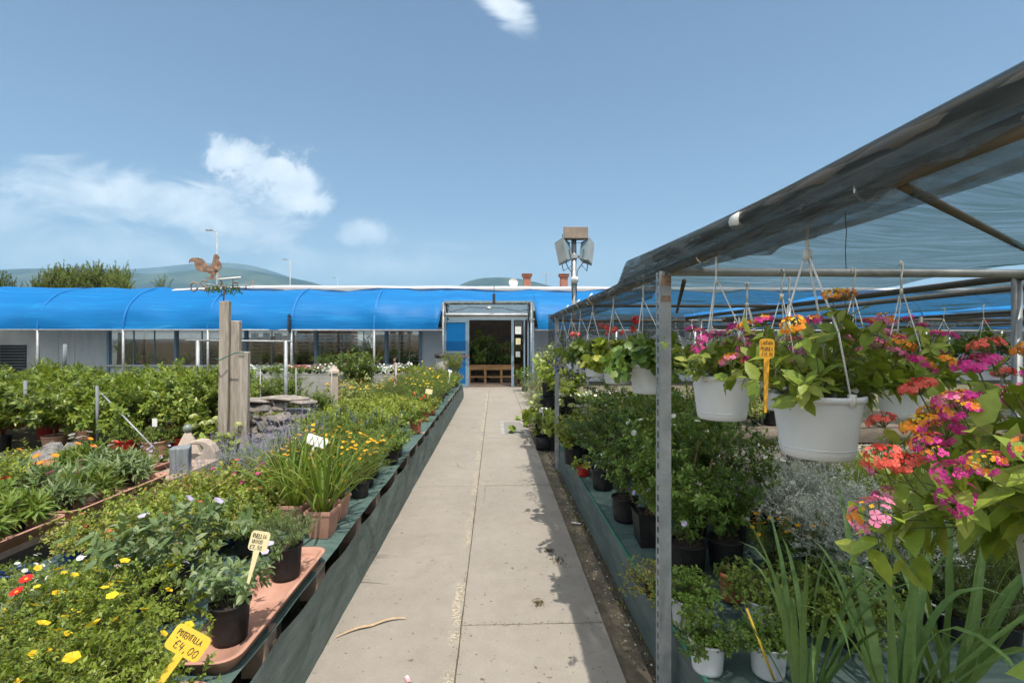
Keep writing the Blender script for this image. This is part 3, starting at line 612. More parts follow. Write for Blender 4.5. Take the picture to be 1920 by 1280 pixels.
# hills: two real ranges, 3 and 5 km off
def hillmat(name, c1, c2):
    return surf(name, c1, c2, 1.0, .0045, bmp=0, spec=0, detail=10, lo=.42, hi=.58)
def hill(name, Y, prof, depth, mat, seed):
    rg = np.random.default_rng(seed); xs = np.linspace(prof[0][0], prof[-1][0], 240)
    hp = np.interp(xs, [q[0] for q in prof], [640-q[1] for q in prof]); hp = np.convolve(np.pad(hp, 4, 'edge'), np.ones(9)/9, 'valid')
    nz = sum(np.interp(xs, np.linspace(xs[0], xs[-1], k), rg.normal(0, 26/k**.9*3, k)) for k in (20, 60, 140)); hp = hp+np.clip(nz*.25, -3, 3)
    v = np.linspace(-1, 1, 60); prof_v = np.clip(1-np.abs(v)**1.3, 0, 1)
    XX = np.zeros((60,240)); YY = XX.copy(); ZZ = XX.copy()
    rn = rg.normal(0,1,(60,240)); 
    for _ in range(5): rn = (rn+np.roll(rn,1,0)+np.roll(rn,-1,0)+np.roll(rn,1,1)+np.roll(rn,-1,1))/5
    rn /= rn.std()
    for i in range(60):
        y = Y+v[i]*depth; dx = (xs-928)/F
        XX[i] = dx*Y; YY[i] = y; ZZ[i] = hp/F*Y*prof_v[i]*(1+.07*rn[i]*(1-prof_v[i])*2)-5*(1-prof_v[i])
    f = FM(); f.grid(XX, YY, ZZ); struct(name, f, mat, True)
hill('hills', 3200, [(-700,560),(-300,520),(-60,518),(0,514),(30,508),(70,507),(115,509),(150,506),(200,499),(225,502),(260,513),(300,520),(340,514),(380,503),(420,497),(470,501),(520,515),(560,524),(600,529),(635,540),(670,556),(720,600),(790,590),(830,536),(870,527),(910,521),(945,518),(985,524),(1040,540),(1100,560),(1250,575),(1600,560),(2200,540),(2900,560)], 900, hillmat('wooded_hillside', (.012,.028,.018), (.06,.08,.04)), 3)
hill('mountains', 5200, [(-900,560),(-200,530),(150,520),(255,506),(300,505),(340,504),(385,494),(412,489),(432,487),(455,489),(485,498),(520,510),(560,522),(620,545),(700,600),(800,620),(1700,600),(2400,560),(3200,580)], 1200, hillmat('far_mountainside', (.022,.038,.028), (.075,.09,.055)), 5)
# haze: one even box of air
hb = FM(); hb.box((0, 2500, 560), (24000, 14000, 1124)); hz = struct('haze', hb, None, kind='stuff') if False else None
hm = bpy.data.materials.new('hazy_air'); hm.use_nodes = True; hn = hm.node_tree; hn.nodes.clear()
ho = hn.nodes.new('ShaderNodeOutputMaterial'); hv = hn.nodes.new('ShaderNodeVolumePrincipled'); hv.inputs['Color'].default_value = (.40,.70,.98,1); hv.inputs['Density'].default_value = HAZE; hv.inputs['Anisotropy'].default_value = 0.0
hn.links.new(hv.outputs[0], ho.inputs['Volume'])
if HAZE: struct('haze', hb, hm, kind='stuff')
# ------------------------------------------------------------------ greenhouse building
bld = thing('greenhouse', 'long low greenhouse shop under a bright blue tarpaulin roof with a glazed front', 'greenhouse', (0,18,0))
BX0, BX1 = -20.9, 27.0
M['seam'] = surf('tarpaulin_seam', (.0,.13,.42), (.0,.16,.5), .5, 4, bmp=.1)
def bp(name, fm, mats, smooth=False, parent=None, bevel=0, label=None):
    fm.V = [v-np.array([0,18,0]) for v in fm.V]; return part(name, fm, mats, parent or bld, smooth, bevel, label)
# tarpaulin: quarter arch with sag between hoops
nx, nv = 320, 26
X = np.linspace(BX0, BX1, nx); t = np.linspace(0, 1, nv); XX, TT = np.meshgrid(X, t, indexing='ij')
ph = ((XX+13.45) % 3.0)/3.0; sag = np.sin(ph*PI)
rg = np.random.default_rng(9)
def smooth_noise(sh, it, seed):
    r = np.random.default_rng(seed).normal(0,1,sh)
    for _ in range(it): r = (r+np.roll(r,1,0)+np.roll(r,-1,0)+np.roll(r,1,1)+np.roll(r,-1,1))/5
    return r/r.std()
wr = smooth_noise((nx,nv), 6, 2)*.02+smooth_noise((nx,nv), 30, 3)*.03
up_ = .40*((XX > -2.02) & (XX < 1.58)); TT = up_+(1-up_)*TT; ang = TT*PI/2*.97; Ycur = 21-3.0*np.cos(ang)**.85; Zcur = 2.14+1.78*np.sin(ang)**.9
YY = Ycur+sag*.05*(1-TT)+wr*np.cos(ang); ZZ = Zcur-sag*.11*np.sin(ang*2)-sag*.05*np.clip((TT-.8)/.2,0,1)+wr*np.sin(ang)
ZZ[:,0] += -.02*np.sin(ph[:,0]*PI)
tarp = FM(); tarp.grid(XX, YY, ZZ); bp('tarpaulin', tarp, M['tarp'], True)
for i in range(17):
    xh = -13.45-6+i*3.0
    if xh < BX0+.2 or -2.1 < xh < 1.7: continue
    an = np.linspace(0, 1, 24)*PI/2*.97; yc = 21-3.0*np.cos(an)**.85-.022*np.cos(an); zc = 2.14+1.78*np.sin(an)**.9+.022*np.sin(an)
    f = FM(); Xs = np.array([[xh-.03]*24, [xh+.03]*24]); f.grid(Xs, np.array([yc,yc]), np.array([zc,zc])); bp('tarp_seam', f, M['seam'], True)
# white polythene over the crest and the back slope
X = np.linspace(BX0-.3, BX1, 100); t = np.linspace(-.26, 1, 20); XX, TT = np.meshgrid(X, t, indexing='ij')
cam = -.10+.24*np.clip((XX+15)/5, 0, 1)
YY = 21+TT*5.4; ZZ = 3.93-2.0*np.clip(TT,0,1)**2-np.where(TT < 0, (TT/.26)**2*.22, 0)+cam+.01*np.sin(XX*2.1)-.0
po2 = FM(); po2.grid(XX, YY, ZZ); bp('polythene_cover', po2, M['polythene'], True)
# hoops and eave posts
hoop = 0
for i in range(16):
    x = -13.45-6+i*3.0
    if -2.6 < x < -.9 or 1.0 < x < 2: continue
    f = FM(); f.tube([(x,18,GZ),(x,18,2.13)], .042, 10); bp('eave_post', f, M['galv'], True)
f = FM(); f.tube([(BX0,17.99,2.115),(-1.95,17.99,2.115)], .03, 8); f.tube([(1.5,17.99,2.115),(BX1,17.99,2.115)], .03, 8); bp('eave_rail', f, M['galv'], True)
# rear wall, floor, back roof slope seal the inside
f = FM(); f.box((3,27.6,1.2), (48,.1,2.4)); bp('back_wall', f, surf('brown_boarding', (.09,.05,.028), (.05,.03,.018), .8, 3, sc=(8,1,1)))
f = FM(); f.box((3,24.1,-.012), (48,7,.02)); f.box((-.2,19.35,-.012), (3.2,2.5,.02)); bp('floor_slab', f, surf('indoor_floor', (.24,.18,.13), (.17,.13,.1), .6, 2))
for x in (-20.85,27): f = FM(); f.box((x,23.3,1.1), (.08,8.5,2.2)); bp('end_wall', f, M['greyfilm'])
f = FM(); f.box((-.2,23.6,1.6), (5.2,.06,3.2)); bp('doorway_dark_backing', f, surf('dark_brown_backing', (.10,.065,.04), (.06,.04,.025), .8, 3))  # dark board added behind the doorway so its inside reads dim
# front wall 2.6 m behind the eave: bays from the photograph
WY = 20.65
def wx(px): return at(px, 640, WY)[0]
mull = [205, 331, 462, 593, 725, 789]
def wallpanel(name, x0, x1, z0, z1, mat, label=None, y=WY, parent=None):
    f = FM(); f.box(((x0+x1)/2, y, (z0+z1)/2), (x1-x0, .05, z1-z0)); return bp(name, f, M[mat], parent=parent, label=label)
wallpanel('masonry_wall', -20.8, wx(74), GZ, 2.3, 'plaster', 'white plastered end wall with a barred window')
for i, (a_, b_) in enumerate(((76,109),(111,140),(142,203))): wallpanel('sheet_panel', wx(a_), wx(b_), GZ, 2.3, 'greyfilm')
wallpanel('dado_wall', wx(205), wx(789), GZ, .60, 'panel')
for i, mx in enumerate(mull):
    f = FM(); f.box((wx(mx), WY-.02, 1.15), (.10, .13, 2.36)); bp('mullion', f, M['alu'], bevel=.006)
for i in range(5):
    x0, x1 = wx(mull[i])+.05, wx(mull[i+1])-.05
    f = FM(); xm = (x0+x1)/2
    for x in (x0+.02, x1-.02, x0+(x1-x0)*.36, x0+(x1-x0)*.68): f.box((x, WY, 1.42), (.03,.05,1.56))
    f.box((xm, WY, 2.23), (x1-x0,.052,.06)); f.box((xm, WY, .63), (x1-x0,.052,.05)); w = bp('window', f, M['alu'])
    f = FM(); f.box((xm, WY+.01, 1.43), (x1-x0-.05,.006,1.54)); bp('pane', f, M['glass'], parent=w)
f = FM(); f.tube([(wx(205),WY-.16,.70),(wx(500),WY-.16,.665),(wx(760),WY-.16,.70)], .055, 8); bp('gutter_pipe', f, M['whitepaint'], True)
wallpanel('end_panel', wx(791), wx(834), GZ, 2.3, 'panel', 'pale grey panel beside the blue door')
# barred window in the masonry
x0, x1 = wx(2), wx(51); f = FM(); f.box(((x0+x1)/2, WY-.03, .98), (x1-x0,.03,1.15)); w = bp('barred_window', f, M['black'])
f = FM()
for k in range(9): f.box(((x0+x1)/2, WY-.07, .5+k*.12), (x1-x0,.02,.02))
bp('window_bars', f, M['galv'], parent=w)
# right-hand front, half hidden behind the nets
for i, (x0, x1, mt) in enumerate(((1.55,3.4,'greyfilm'),(3.45,6.4,'panel'),(6.45,9.4,'greyfilm'),(9.45,14.0,'plaster'),(16.0,27,'plaster'))): wallpanel('front_panel', x0, x1, GZ, 2.3, mt)
f = FM(); f.box((15,WY-.0,1.2),(1.9,.04,2.3)); bp('dark_opening', f, M['black'])  # black panel stands in for the shade inside an opening
for x in (1.5,3.42,6.42,9.42,14.02,15.98): f = FM(); f.box((x, WY-.02, 1.15), (.09,.12,2.3)); bp('mullion', f, M['alu'])
# porch and door
DY = 18.12
porch = thing('entrance_porch', 'glazed entrance porch with white roller blind and tinsel-wrapped canopy frame', 'porch', (0,DY,0))
def pp(name, fm, mats, parent=None, smooth=False, bevel=0, label=None):
    fm.V = [v-np.array([0,DY,0]) for v in fm.V]; return part(name, fm, mats, parent or porch, smooth, bevel, label)
def dx(px): return at(px, 640, DY)[0]
def dz(py): return CAMZ+(640-py)/F*DY
f = FM(); zt = dz(600)
f.box((dx(877.5), DY, zt/2), (.09,.10,zt)); f.box((dx(961), DY, zt/2), (.10,.10,zt)); f.box(((dx(834)+dx(1000))/2, DY, zt+.03), (dx(1000)-dx(834)+.1,.09,.07)); pp('door_frame', f, M['alu'], bevel=.008)
f = FM(); f.box(((dx(834)+dx(1000))/2, DY+.06, zt+.40), (dx(1000)-dx(834),.05,.66)); pp('header_panel', f, M['alu'])
f = FM(); f.box((dx(998), DY+.05, zt/2), (.14,.12,zt)); f.box((dx(983), DY-.0, zt/2),(.06,.08,zt)); f.box((dx(990), DY+.02, zt/2),(.05,.06,zt)); pp('side_post', f, M['alu'], bevel=.006)
f = FM(); f.box(((dx(963)+dx(982))/2, DY+.01, zt/2), (dx(981)-dx(966),.012,zt-.04)); pp('side_pane', f, glassmat('brown_glass', (.45,.36,.30), .1))
for (a_, b_, c_, d_, mt) in ((966,977,612,626,'card_w'),(967,975,659,669,'card_w'),(967,976,634,646,'card_c')):
    f = FM(); f.box(((dx(a_)+dx(b_))/2, DY-.012, (dz(c_)+dz(d_))/2), (dx(b_)-dx(a_),.004,dz(c_)-dz(d_))); n_ = pp('notice', f, M[mt])
    f = FM()
    for q in range(3): f.box((dx(a_)+.11, DY-.0155, dz(c_)-.06-.06*q), (.10+.02*q,.002,.014))
    pp('notice_text', f, M['fadedink'], n_)
# open blue door leaf
lf = FM(); xa, xb = dx(834), dx(876)
for x in (xa+.03, xb-.03): lf.box((x, DY-.05, zt/2), (.06,.045,zt-.03))
for z in (.06, dz(660), zt-.05): lf.box(((xa+xb)/2, DY-.05, z), (xb-xa,.044,.09 if z != .06 else .12))
leafd = pp('door_leaf', lf, M['alu'], bevel=.004)
f = FM(); f.box(((xa+xb)/2, DY-.05, zt/2), (xb-xa-.1,.014,zt-.1)); pp('blue_pane', f, surf('blue_film', (.0,.12,.34), (.0,.10,.29), .4, 2, bmp=0, spec=.25), leafd)
f = FM(); f.tube([(xa+.02,DY-.11,dz(669)),(xb+.1,DY-.11,dz(667))], .018, 8); pp('push_bar', f, M['redpot'], leafd, True)
# canopy frame in front, with wrapped rail and roller blind
PY = 17.35
def qx(px): return at(px, 640, PY)[0]
def qz(py): return CAMZ+(640-py)/F*PY
xl, xr = qx(831), qx(996)
for x in (xl, xr): f = FM(); f.tube([(x,PY,GZ),(x,PY,qz(568))], .038, 10); pp('canopy_post', f, M['galv'], None, True)
f = FM(); f.tube([(xl,PY,qz(570)),(xr,PY,qz(569))], .03, 8); f.tube([(xl,PY,qz(592)),(xr,PY,qz(592))], .02, 8)
for x in (xl+.1, xr-.05): f.tube([(x,PY+.01,qz(570)),(x,DY,qz(598))], .03, 8); f.tube([(x,PY,qz(570)),(x,DY+.1,qz(570))], .025, 8)
pp('canopy_frame', f, M['black'], None, True)
f = FM(); rg = np.random.default_rng(21)
def tinsel(pa, pb, n):
    pa, pb = np.array(pa), np.array(pb)
    q = pa+(pb-pa)*rg.uniform(0,1,n)[:,None]; d = unit(rg.normal(0,1,(n,3))); leaves(f, q, d, unit(rg.normal(0,1,(n,3))), .07, .02, 'rh', 0)
tinsel((xl,PY,qz(569)), (xr,PY,qz(568)), 900); tinsel((xl,PY,qz(569)), (xl,PY,qz(615)), 300); tinsel((xr,PY,qz(569)), (xr,PY,qz(605)), 420)
pp('tinsel', f, M['silver'])
f = FM(); f.tube([(qx(835),PY+.25,qz(591)),(xr-.12,PY+.25,qz(591))], .085, 14); pp('roller_blind', f, M['whitepaint'], None, True)
f = FM(); f.tube([(xl+.1,PY-.02,qz(577)),(qx(845),PY-.03,qz(585)),(qx(880),PY-.03,qz(576)),(qx(910),PY-.03,qz(577)),(qx(940),PY-.03,qz(577)),(qx(975),PY-.03,qz(584)),(xr,PY-.02,qz(578))], .014, 6); pp('cable', f, M['black'], None, True)
f = FM(); f.lathe([(0,.0),(.05,0),(.10,-.07),(.11,-.11),(.02,-.12)], 14, 0, (qx(917),PY-.04,qz(574))); pp('porch_lamp', f, M['galv'], None, True)
f = FM(); f.box((qx(926),PY+.0,qz(560)), (.10,.10,.34)); f.tube([(qx(926),PY,qz(552)),(qx(926.5),PY,qz(535))], .012, 6); pp('speaker_bracket', f, M['black'])
# interior that shows through glass and door
def wxi(px, Y): return at(px, 640, Y)[0]
def crate_stack(px0, px1, Y, z1, label):
    t = thing('pallet_stack', label, 'pallets', (wxi((px0+px1)/2, Y), Y, 0), 0, 'pallet stacks inside the greenhouse'); w = wxi(px1,Y)-wxi(px0,Y)
    n = int(z1/.155)
    for k in range(n):
        f = FM(); z = k*.155
        for q in (-.42,-.14,.14,.42): f.box((q*w, 0, z+.03), (w*.2,1.0,.022))
        for q in (-.45,0,.45): f.box((q*w, 0, z+.085), (w*.09,1.0,.085))
        for q in (-.45,-.22,0,.22,.45): f.box((0, q*1.0, z+.14), (w,.10,.02))
        part('pallet', f, M['interiorwood'], t)
M['interiorwood'] = surf('orange_brown_pallet_wood', (.64,.36,.16), (.46,.23,.09), .8, 6)
crate_stack(690, 715, 22.3, 1.5, 'low wooden pallet stack behind glass, fourth from the tall posts'); crate_stack(735, 770, 22.9, 2.2, 'wooden pallet stack behind glass beside the pale panel'); crate_stack(480, 520, 23.2, 2.0, 'wooden pallet stack dimly seen directly behind the tall posts'); crate_stack(380, 425, 23.0, 1.4, 'broad low pallet stack behind glass in the second bay')
crate_stack(565, 590, 22.6, 2.2, 'wooden pallet stack behind glass, nearest the tall wooden posts'); crate_stack(600, 634, 22.4, 2.2, 'wide wooden pallet stack in the middle of the glazed front'); crate_stack(638, 665, 22.8, 2.2, 'wooden pallet stack behind glass just beside the bright rear doorway')
f = FM(); f.box((wxi(682,27.4),27.5,1.2), (1.1,.04,2.2)); bp('rear_doorway', f, M['polythene'])
for i, px in enumerate((478,500,522,546,562)):
    plant('hanging_basket', f'white hanging pot inside the glazed front, {ORD[i]} of five counted from the posts', 'hanging pot', 'white pots hanging inside the greenhouse', wxi(px,21.6), 21.6, 1.78, 'seed_green', 'white', 1.0, 2.0)
for i, (px, Y, k, s, d) in enumerate(((228,21.8,'olive',1.0,'thin olive shrub'),(250,21.7,'agave_like',1.0,'spiky leaved plant'),(275,22,'heuchera',1.6,'low leafy plant'),(300,21.8,'seed_green',2.4,'small green plant'),(352,21.7,'lime_bush',.9,'pale leafed plant'),(385,21.9,'olive',.9,'tall thin shrub'),(420,21.8,'herb',1.4,'bushy herb'),(478,21.6,'coreopsis',1.2,'fine leaved plant'),(505,21.8,'feathery',1.4,'feathery plant'),(530,21.7,'spirea',1.4,'bronze leaved plant'),(560,21.6,'coreopsis',1.3,'yellow flowered plant'),(610,21.5,'rose',.8,'dark leaved shrub'),(640,21.5,'coral_geranium',1.5,'red flowered plant'),(672,21.7,'upright',1.1,'tall upright shrub'),(700,21.8,'olive',1.3,'slim grey shrub'),(740,21.7,'red_small',2.6,'reddish bushy plant'),(768,21.6,'begonia',1.9,'dark red foliage plant'))):
    plant('indoor_plant', f'{d} behind the greenhouse glass in the {["bay beside the grey sheets","bay behind the posts","pallet bay","bay next to the pale panel"][min(3, int((px-205)/150))]}'.replace('the bay','the bay'), 'plant', 'plants behind the greenhouse glass', wxi(px,Y), Y, .62, k, 'black' if i % 3 else 'terra_tall', s*1.25, 1.3)
f = FM(); f.box((wxi(490,22), 22.0, .60), (wxi(790,22)-wxi(205,22),1.2,.04)); bp('inside_bench', f, M['interiorwood'])
for i, (px, Y, k, s, d, z) in enumerate(((893,20.8,'citrus',2.4,'dark conifer like shrub',0),(915,21.6,'citrus',2.3,'tall dark leaved tree',0),(945,21.2,'rose',2.0,'dark red leaved plant',.1),(905,20.2,'coral_geranium',1.4,'coral flowered plant',.75),(930,20.2,'begonia',1.6,'trailing dark plant',.75),(952,20.2,'coral_geranium',1.7,'orange red geranium',.75))):
    plant('indoor_plant', f'{d} seen through the open shop doorway', 'plant', 'plants inside the doorway', wxi(px,Y), Y, z, k, 'black', s, 1.3)
t = thing('display_stand', 'dark wooden display bench with black buckets under it inside the doorway', 'display bench', (wxi(925,20.2),20.2,0))
f = FM(); f.box((0,0,.72), (2.1,.8,.05)); f.box((0,-.38,.62), (2.1,.04,.16)); part('bench_top', f, M['interiorwood'], t); f = FM(); f.box((0,0,.25), (2.1,.8,.04)); part('lower_shelf', f, M['interiorwood'], t)
for x in (-.98,-.33,.33,.98): f = FM(); f.box((x,-.3,.30),(.09,.09,.6)); part('leg', f, M['interiorwood'], t)
# ------------------------------------------------------------------ left slatted bench along the path
def wavy(x, seed, amp, k=1.0):
    rg = np.random.default_rng(seed); r = np.zeros_like(x)
    for j in range(5): r = r+np.sin(x*k*(1+j*1.7)+rg.uniform(0,6))*amp/(1+j)
    return r
B1 = thing('plant_bench', 'long low pallet bench along the path covered in dark green cloth', 'bench', (0,0,0))
Y0, Y1 = .9, 14.7
ys = np.linspace(Y0, Y1, 180); xs = np.linspace(-2.62, -.985, 16); XX, YY = np.meshgrid(xs, ys, indexing='ij')
f = FM(); f.grid(XX, YY, .428+wavy(YY, 1, .005, 3)+wavy(XX, 2, .003, 5)-.012*(XX > -1.0)); part('bench_cloth', f, M['greencloth'], B1, True)
f = FM(); f.box((-1.85,(Y0+Y1)/2,.405), (1.5,Y1-Y0,.03)); part('deck', f, M['blockwood'], B1)
s = np.linspace(0, 1, 14); SS, YY = np.meshgrid(s, ys, indexing='ij')
f = FM(); sagz = .022*np.abs(np.sin((YY-Y0)/.65*PI/1.0)); XX = -.962+.018*SS+wavy(YY, 5, .010, 2.1)*SS*(1-SS)*4*.8+wavy(YY+SS*.7, 6, .006, 9)*np.sin(SS*PI)
f.grid(XX, YY, .388-(.388-GZ-.01)*SS-sagz*1.3*(1-SS)); part('skirt', f, M['skirtcloth'], B1, True)
for i, y in enumerate([1.53,2.18,2.80,3.57,4.16,4.89,5.6,6.2,6.85,7.45,8.1,8.75,9.4,10.05,10.7,11.35,12.0,12.6,13.3,13.9,14.55]):
    f = FM(); f.box((-1.042, y, .335), (.10,.13,.165), rz=RN.uniform(-.06,.06)); part('pallet_block', f, M['blockwood'], B1, bevel=.005)
f = FM()
for y in np.arange(1.2, 14.6, 1.3):
    for x in (-1.15,-2.5): f = FM(); f.box((x, y, .18), (.09,.09,.40)); part('trestle_leg', f, M['blockwood'], B1)
f = FM(); f.box((-2.62,(Y0+Y1)/2,.19), (.02,Y1-Y0,.42)); part('rear_skirt', f, M['skirtcloth'], B1)
BZ = .432
def tray(name, label, x, y, z, w, l, h, mat, rz=0, fill=None, group=None):
    t = thing(name, label, 'tray', (x,y,z), rz, group); f = FM(); e = .022; r = .028; n = 6
    def rr(w, l, rad, z):
        out = []
        for cx, cy, a0 in ((w/2-rad, l/2-rad, 0), (-w/2+rad, l/2-rad, PI/2), (-w/2+rad, -l/2+rad, PI), (w/2-rad, -l/2+rad, 1.5*PI)):
            for k in range(n+1): a = a0+k*PI/2/n; out.append((cx+rad*math.cos(a), cy+rad*math.sin(a), z))
        return np.array(out)
    rings = [rr(w-.05,l-.05,.05,.0), rr(w-.03,l-.03,.06,h*.9), rr(w+.02,l+.02,.08,h*.93), rr(w+.02,l+.02,.08,h), rr(w-.02,l-.02,.06,h), rr(w-.04,l-.04,.05,h*.5), rr(w-.06,l-.06,.05,.012)]
    m_ = len(rings[0]); j = np.arange(m_); V = np.vstack(rings); fs = [j[::-1]]
    for k in range(6): fs.append(np.stack([k*m_+j, k*m_+(j+1)%m_, (k+1)*m_+(j+1)%m_, (k+1)*m_+j], -1))
    fs.append(j+6*m_); f.add(V, fs); part('shell', f, M[mat], t, True)
    return t
tray('planter_tray', 'empty sunbleached terracotta tray at the path edge holding two black pots', -1.105, 2.37, BZ, .235, 1.02, .062, 'paleterra')
tray('planter_tray', 'terracotta tray on the bench edge mostly hidden by yellow potentilla flowers', -1.105, 1.30, BZ, .235, .9, .062, 'paleterra')
TZ = BZ+.014
G = 'potted plants on the long green cloth bench'
P = lambda name, label, cat, x, y, k, pot='black', s=1.0, ps=1.0, z=BZ, grp=G, **kw: plant(name, label, cat, grp, x, y, z, k, pot, s, ps, **kw)
P('ruellia', 'grey leaved violet flowered plant in black pot at the near end of the empty tray', 'potted plant', -1.115, 2.08, 'ruellia', 'black_tall', .74, .82, TZ)
P('rosemary', 'small rosemary in black pot at the far end of the empty tray', 'potted plant', -1.115, 2.62, 'rosemary', 'black_tall', .80, .88, TZ)
P('ruellia', 'grey leaved violet flowered plant behind the cream price sign', 'potted plant', -1.52, 2.30, 'ruellia', 'black_tall', 1.1)
def block(name, desc, cat, k, pot, xs, ys, s, blk, jx=.04, jy=.05, ps=1.0, skip=()):
    for r, y in enumerate(ys):
        c = 0
        for q, x in enumerate(xs):
            if (r, q) in skip: continue
            c += 1
            lab = f'{desc}, {ORD[c-1]} from path, {ORD[r]} {blk} row' if len(ys) > 1 else f'{desc}, {ORD[c-1]} from path, single {blk} row'
            P(name, lab, cat, x+RN.uniform(-jx,jx), y+RN.uniform(-jy,jy), k, pot, s*RN.uniform(.84,1.16)*(.62 if x < -2.38 else .8 if x < -2.1 else 1.0), ps)
block('potentilla', 'yellow flowered potentilla in black pot', 'potted shrub', 'potentilla', 'black', (-1.22,-1.52,-1.82), (1.38,1.68), 1.12, 'potentilla')
block('leafy_shrub', 'fine leaved green shrub without flowers', 'potted shrub', 'potentilla_bare', 'black', (-2.10,-2.40), (1.34,1.64,1.92), 1.12, 'bare potentilla')
block('potentilla', 'light green potentilla behind the price sign', 'potted shrub', 'potentilla', 'black', (-1.52,-1.82), (1.97,), 1.05, 'rear potentilla')
block('white_daisy', 'white flowered daisy in blue pot', 'potted flower', 'white_daisy', 'blue', (-1.72,-1.98,-2.26), (2.26,), .95, 'white daisy')
for i, (px, py) in enumerate(((22,1118),(8,1145),(52,1112))):
    x_, y_ = atz(px, py, .74); P('gerbera', f'dark red gerbera by the picture edge among daisies, {ORD[i]} of three', 'potted flower', x_-.05*i, y_, 'gazania_green', 'blue', 1.0, var=0)
block('petunia', 'white and purple petunia', 'potted flower', 'petunia', 'blue', (-1.78,-2.02,-2.42), (2.56,), .8, 'purple petunia')
block('spirea', 'yellow green spirea with bronze leaf tips', 'potted shrub', 'spirea', 'blue', (-1.66,-1.94,-2.22,-2.48), (2.86,3.42,3.70), 1.15, 'spirea', ps=.9)
block('bushy_herb', 'light green herb among the spireas', 'potted herb', 'bright_herb', 'blue', (-1.70,-1.98,-2.24,-2.5), (3.14,), .95, 'light herb')
block('bushy_herb', 'mid green bushy herb in black pot', 'potted herb', 'herb', 'black', (-1.44,), (2.92,), .9, 'herb')
P('daylily', 'long leaved daylily arching over the path edge in a square terracotta pot', 'potted plant', -1.13, 3.22, 'daylily', 'squareterra', 1.0, 1.1)
P('daylily', 'daylily in square terracotta pot just inside the arching one', 'potted plant', -1.36, 3.34, 'daylily', 'squareterra', .95, 1.1)
P('daylily', 'daylily farthest from the path, beside the lavender', 'potted plant', -1.52, 3.62, 'daylily', 'black', .92)
P('daylily', 'daylily beside the yellow coreopsis and the small orange sign', 'potted plant', -1.14, 3.52, 'daylily', 'squareterra', .8, 1.0)
block('coreopsis', 'golden yellow coreopsis in black pot', 'potted flower', 'coreopsis', 'black', (-1.14,-1.40,-1.66), (3.98,4.30,4.62), 1.02, 'golden coreopsis')
block('lavender', 'grey lavender with purple spikes', 'potted herb', 'lavender', 'black', (-1.92,-2.20,-2.48), (4.02,4.34,4.66,4.98), .80, 'lavender')
block('dianthus', 'magenta dianthus with grey leaves', 'potted flower', 'dianthus', 'black', (-1.78,-2.06), (3.80,), 1.0, 'magenta dianthus')
block('catmint', 'blue spiked catmint in black pot', 'potted herb', 'salvia', 'black', (-1.12,-1.40,-1.68,-1.96), (5.05,5.42,5.8), 1.0, 'catmint', skip=((2,0),))
block('bushy_herb', 'leafy green herb', 'potted herb', 'bright_herb', 'black', (-1.44,-1.74,-2.04,-2.34), (6.2,6.6), 1.0, 'leafy herb')
block('lavender', 'loose tall lavender with pale spikes', 'potted herb', 'lavender', 'black', (-2.24,-2.50), (5.38,5.8), .6, 'loose lavender')
P('leafy_plant', 'single leafy plant in a tall terracotta pot on bare cloth at the bench edge', 'potted plant', -1.10, 6.75, 'seed_green', 'terra_tall', 2.0, 1.25)
P('zinnia', 'yellow green plant in terracotta pot just beyond the lone tall terracotta pot', 'potted plant', -1.12, 7.75, 'lime_herb', 'terra', .8, 1.3)
P('zinnia', 'yellow green plant in terracotta pot, farther of the two by the red flower', 'potted plant', -1.10, 8.45, 'lime_herb', 'terra', .9, 1.4)
P('zinnia', 'bushy lime plant topped by one crimson flower below the small yellow sign', 'potted flower', -1.36, 8.0, 'coral_geranium', 'black', 1.0, var=0)
block('lime_bush', 'lime green leafy bush in black pot', 'potted shrub', 'lime_herb', 'black', (-1.40,-1.72,-2.04,-2.36), (7.2,7.75,8.4), 1.12, 'lime bush')
P('foxglove', 'tall foxglove with one mauve flower spike rising above the lime bushes', 'potted flower', -1.66, 8.1, 'foxglove', 'black', 1.25)
block('yellow_daisy', 'tall fine leaved yellow flowered bush', 'potted flower', 'yellow_daisy', 'black', (-1.18,-1.52,-1.86,-2.22), (9.1,9.7,10.3,10.9), 1.15, 'tall yellow')
block('bushy_herb', 'pale green bush near bench end', 'potted herb', 'herb', 'black', (-1.22,-1.58,-1.96,-2.34), (11.5,12.1,12.7,13.3), 1.35, 'far bush')
block('yellow_daisy', 'yellow flowered bush at bench end', 'potted flower', 'yellow_daisy', 'black', (-1.55,-1.95,-2.35), (13.9,14.4), 1.1, 'last')
P('golden_conifer', 'golden cone shaped conifer at the far corner of the bench by the door', 'conifer', -1.22, 14.25, 'gold_cone', 'black_tall', 1.35, 1.3)
P('variegated_plant', 'cream leaved plant hanging over the far path corner of the bench', 'potted plant', -1.12, 13.8, 'varieg' if 'varieg' in K else 'variegated_bush', 'black', .8)
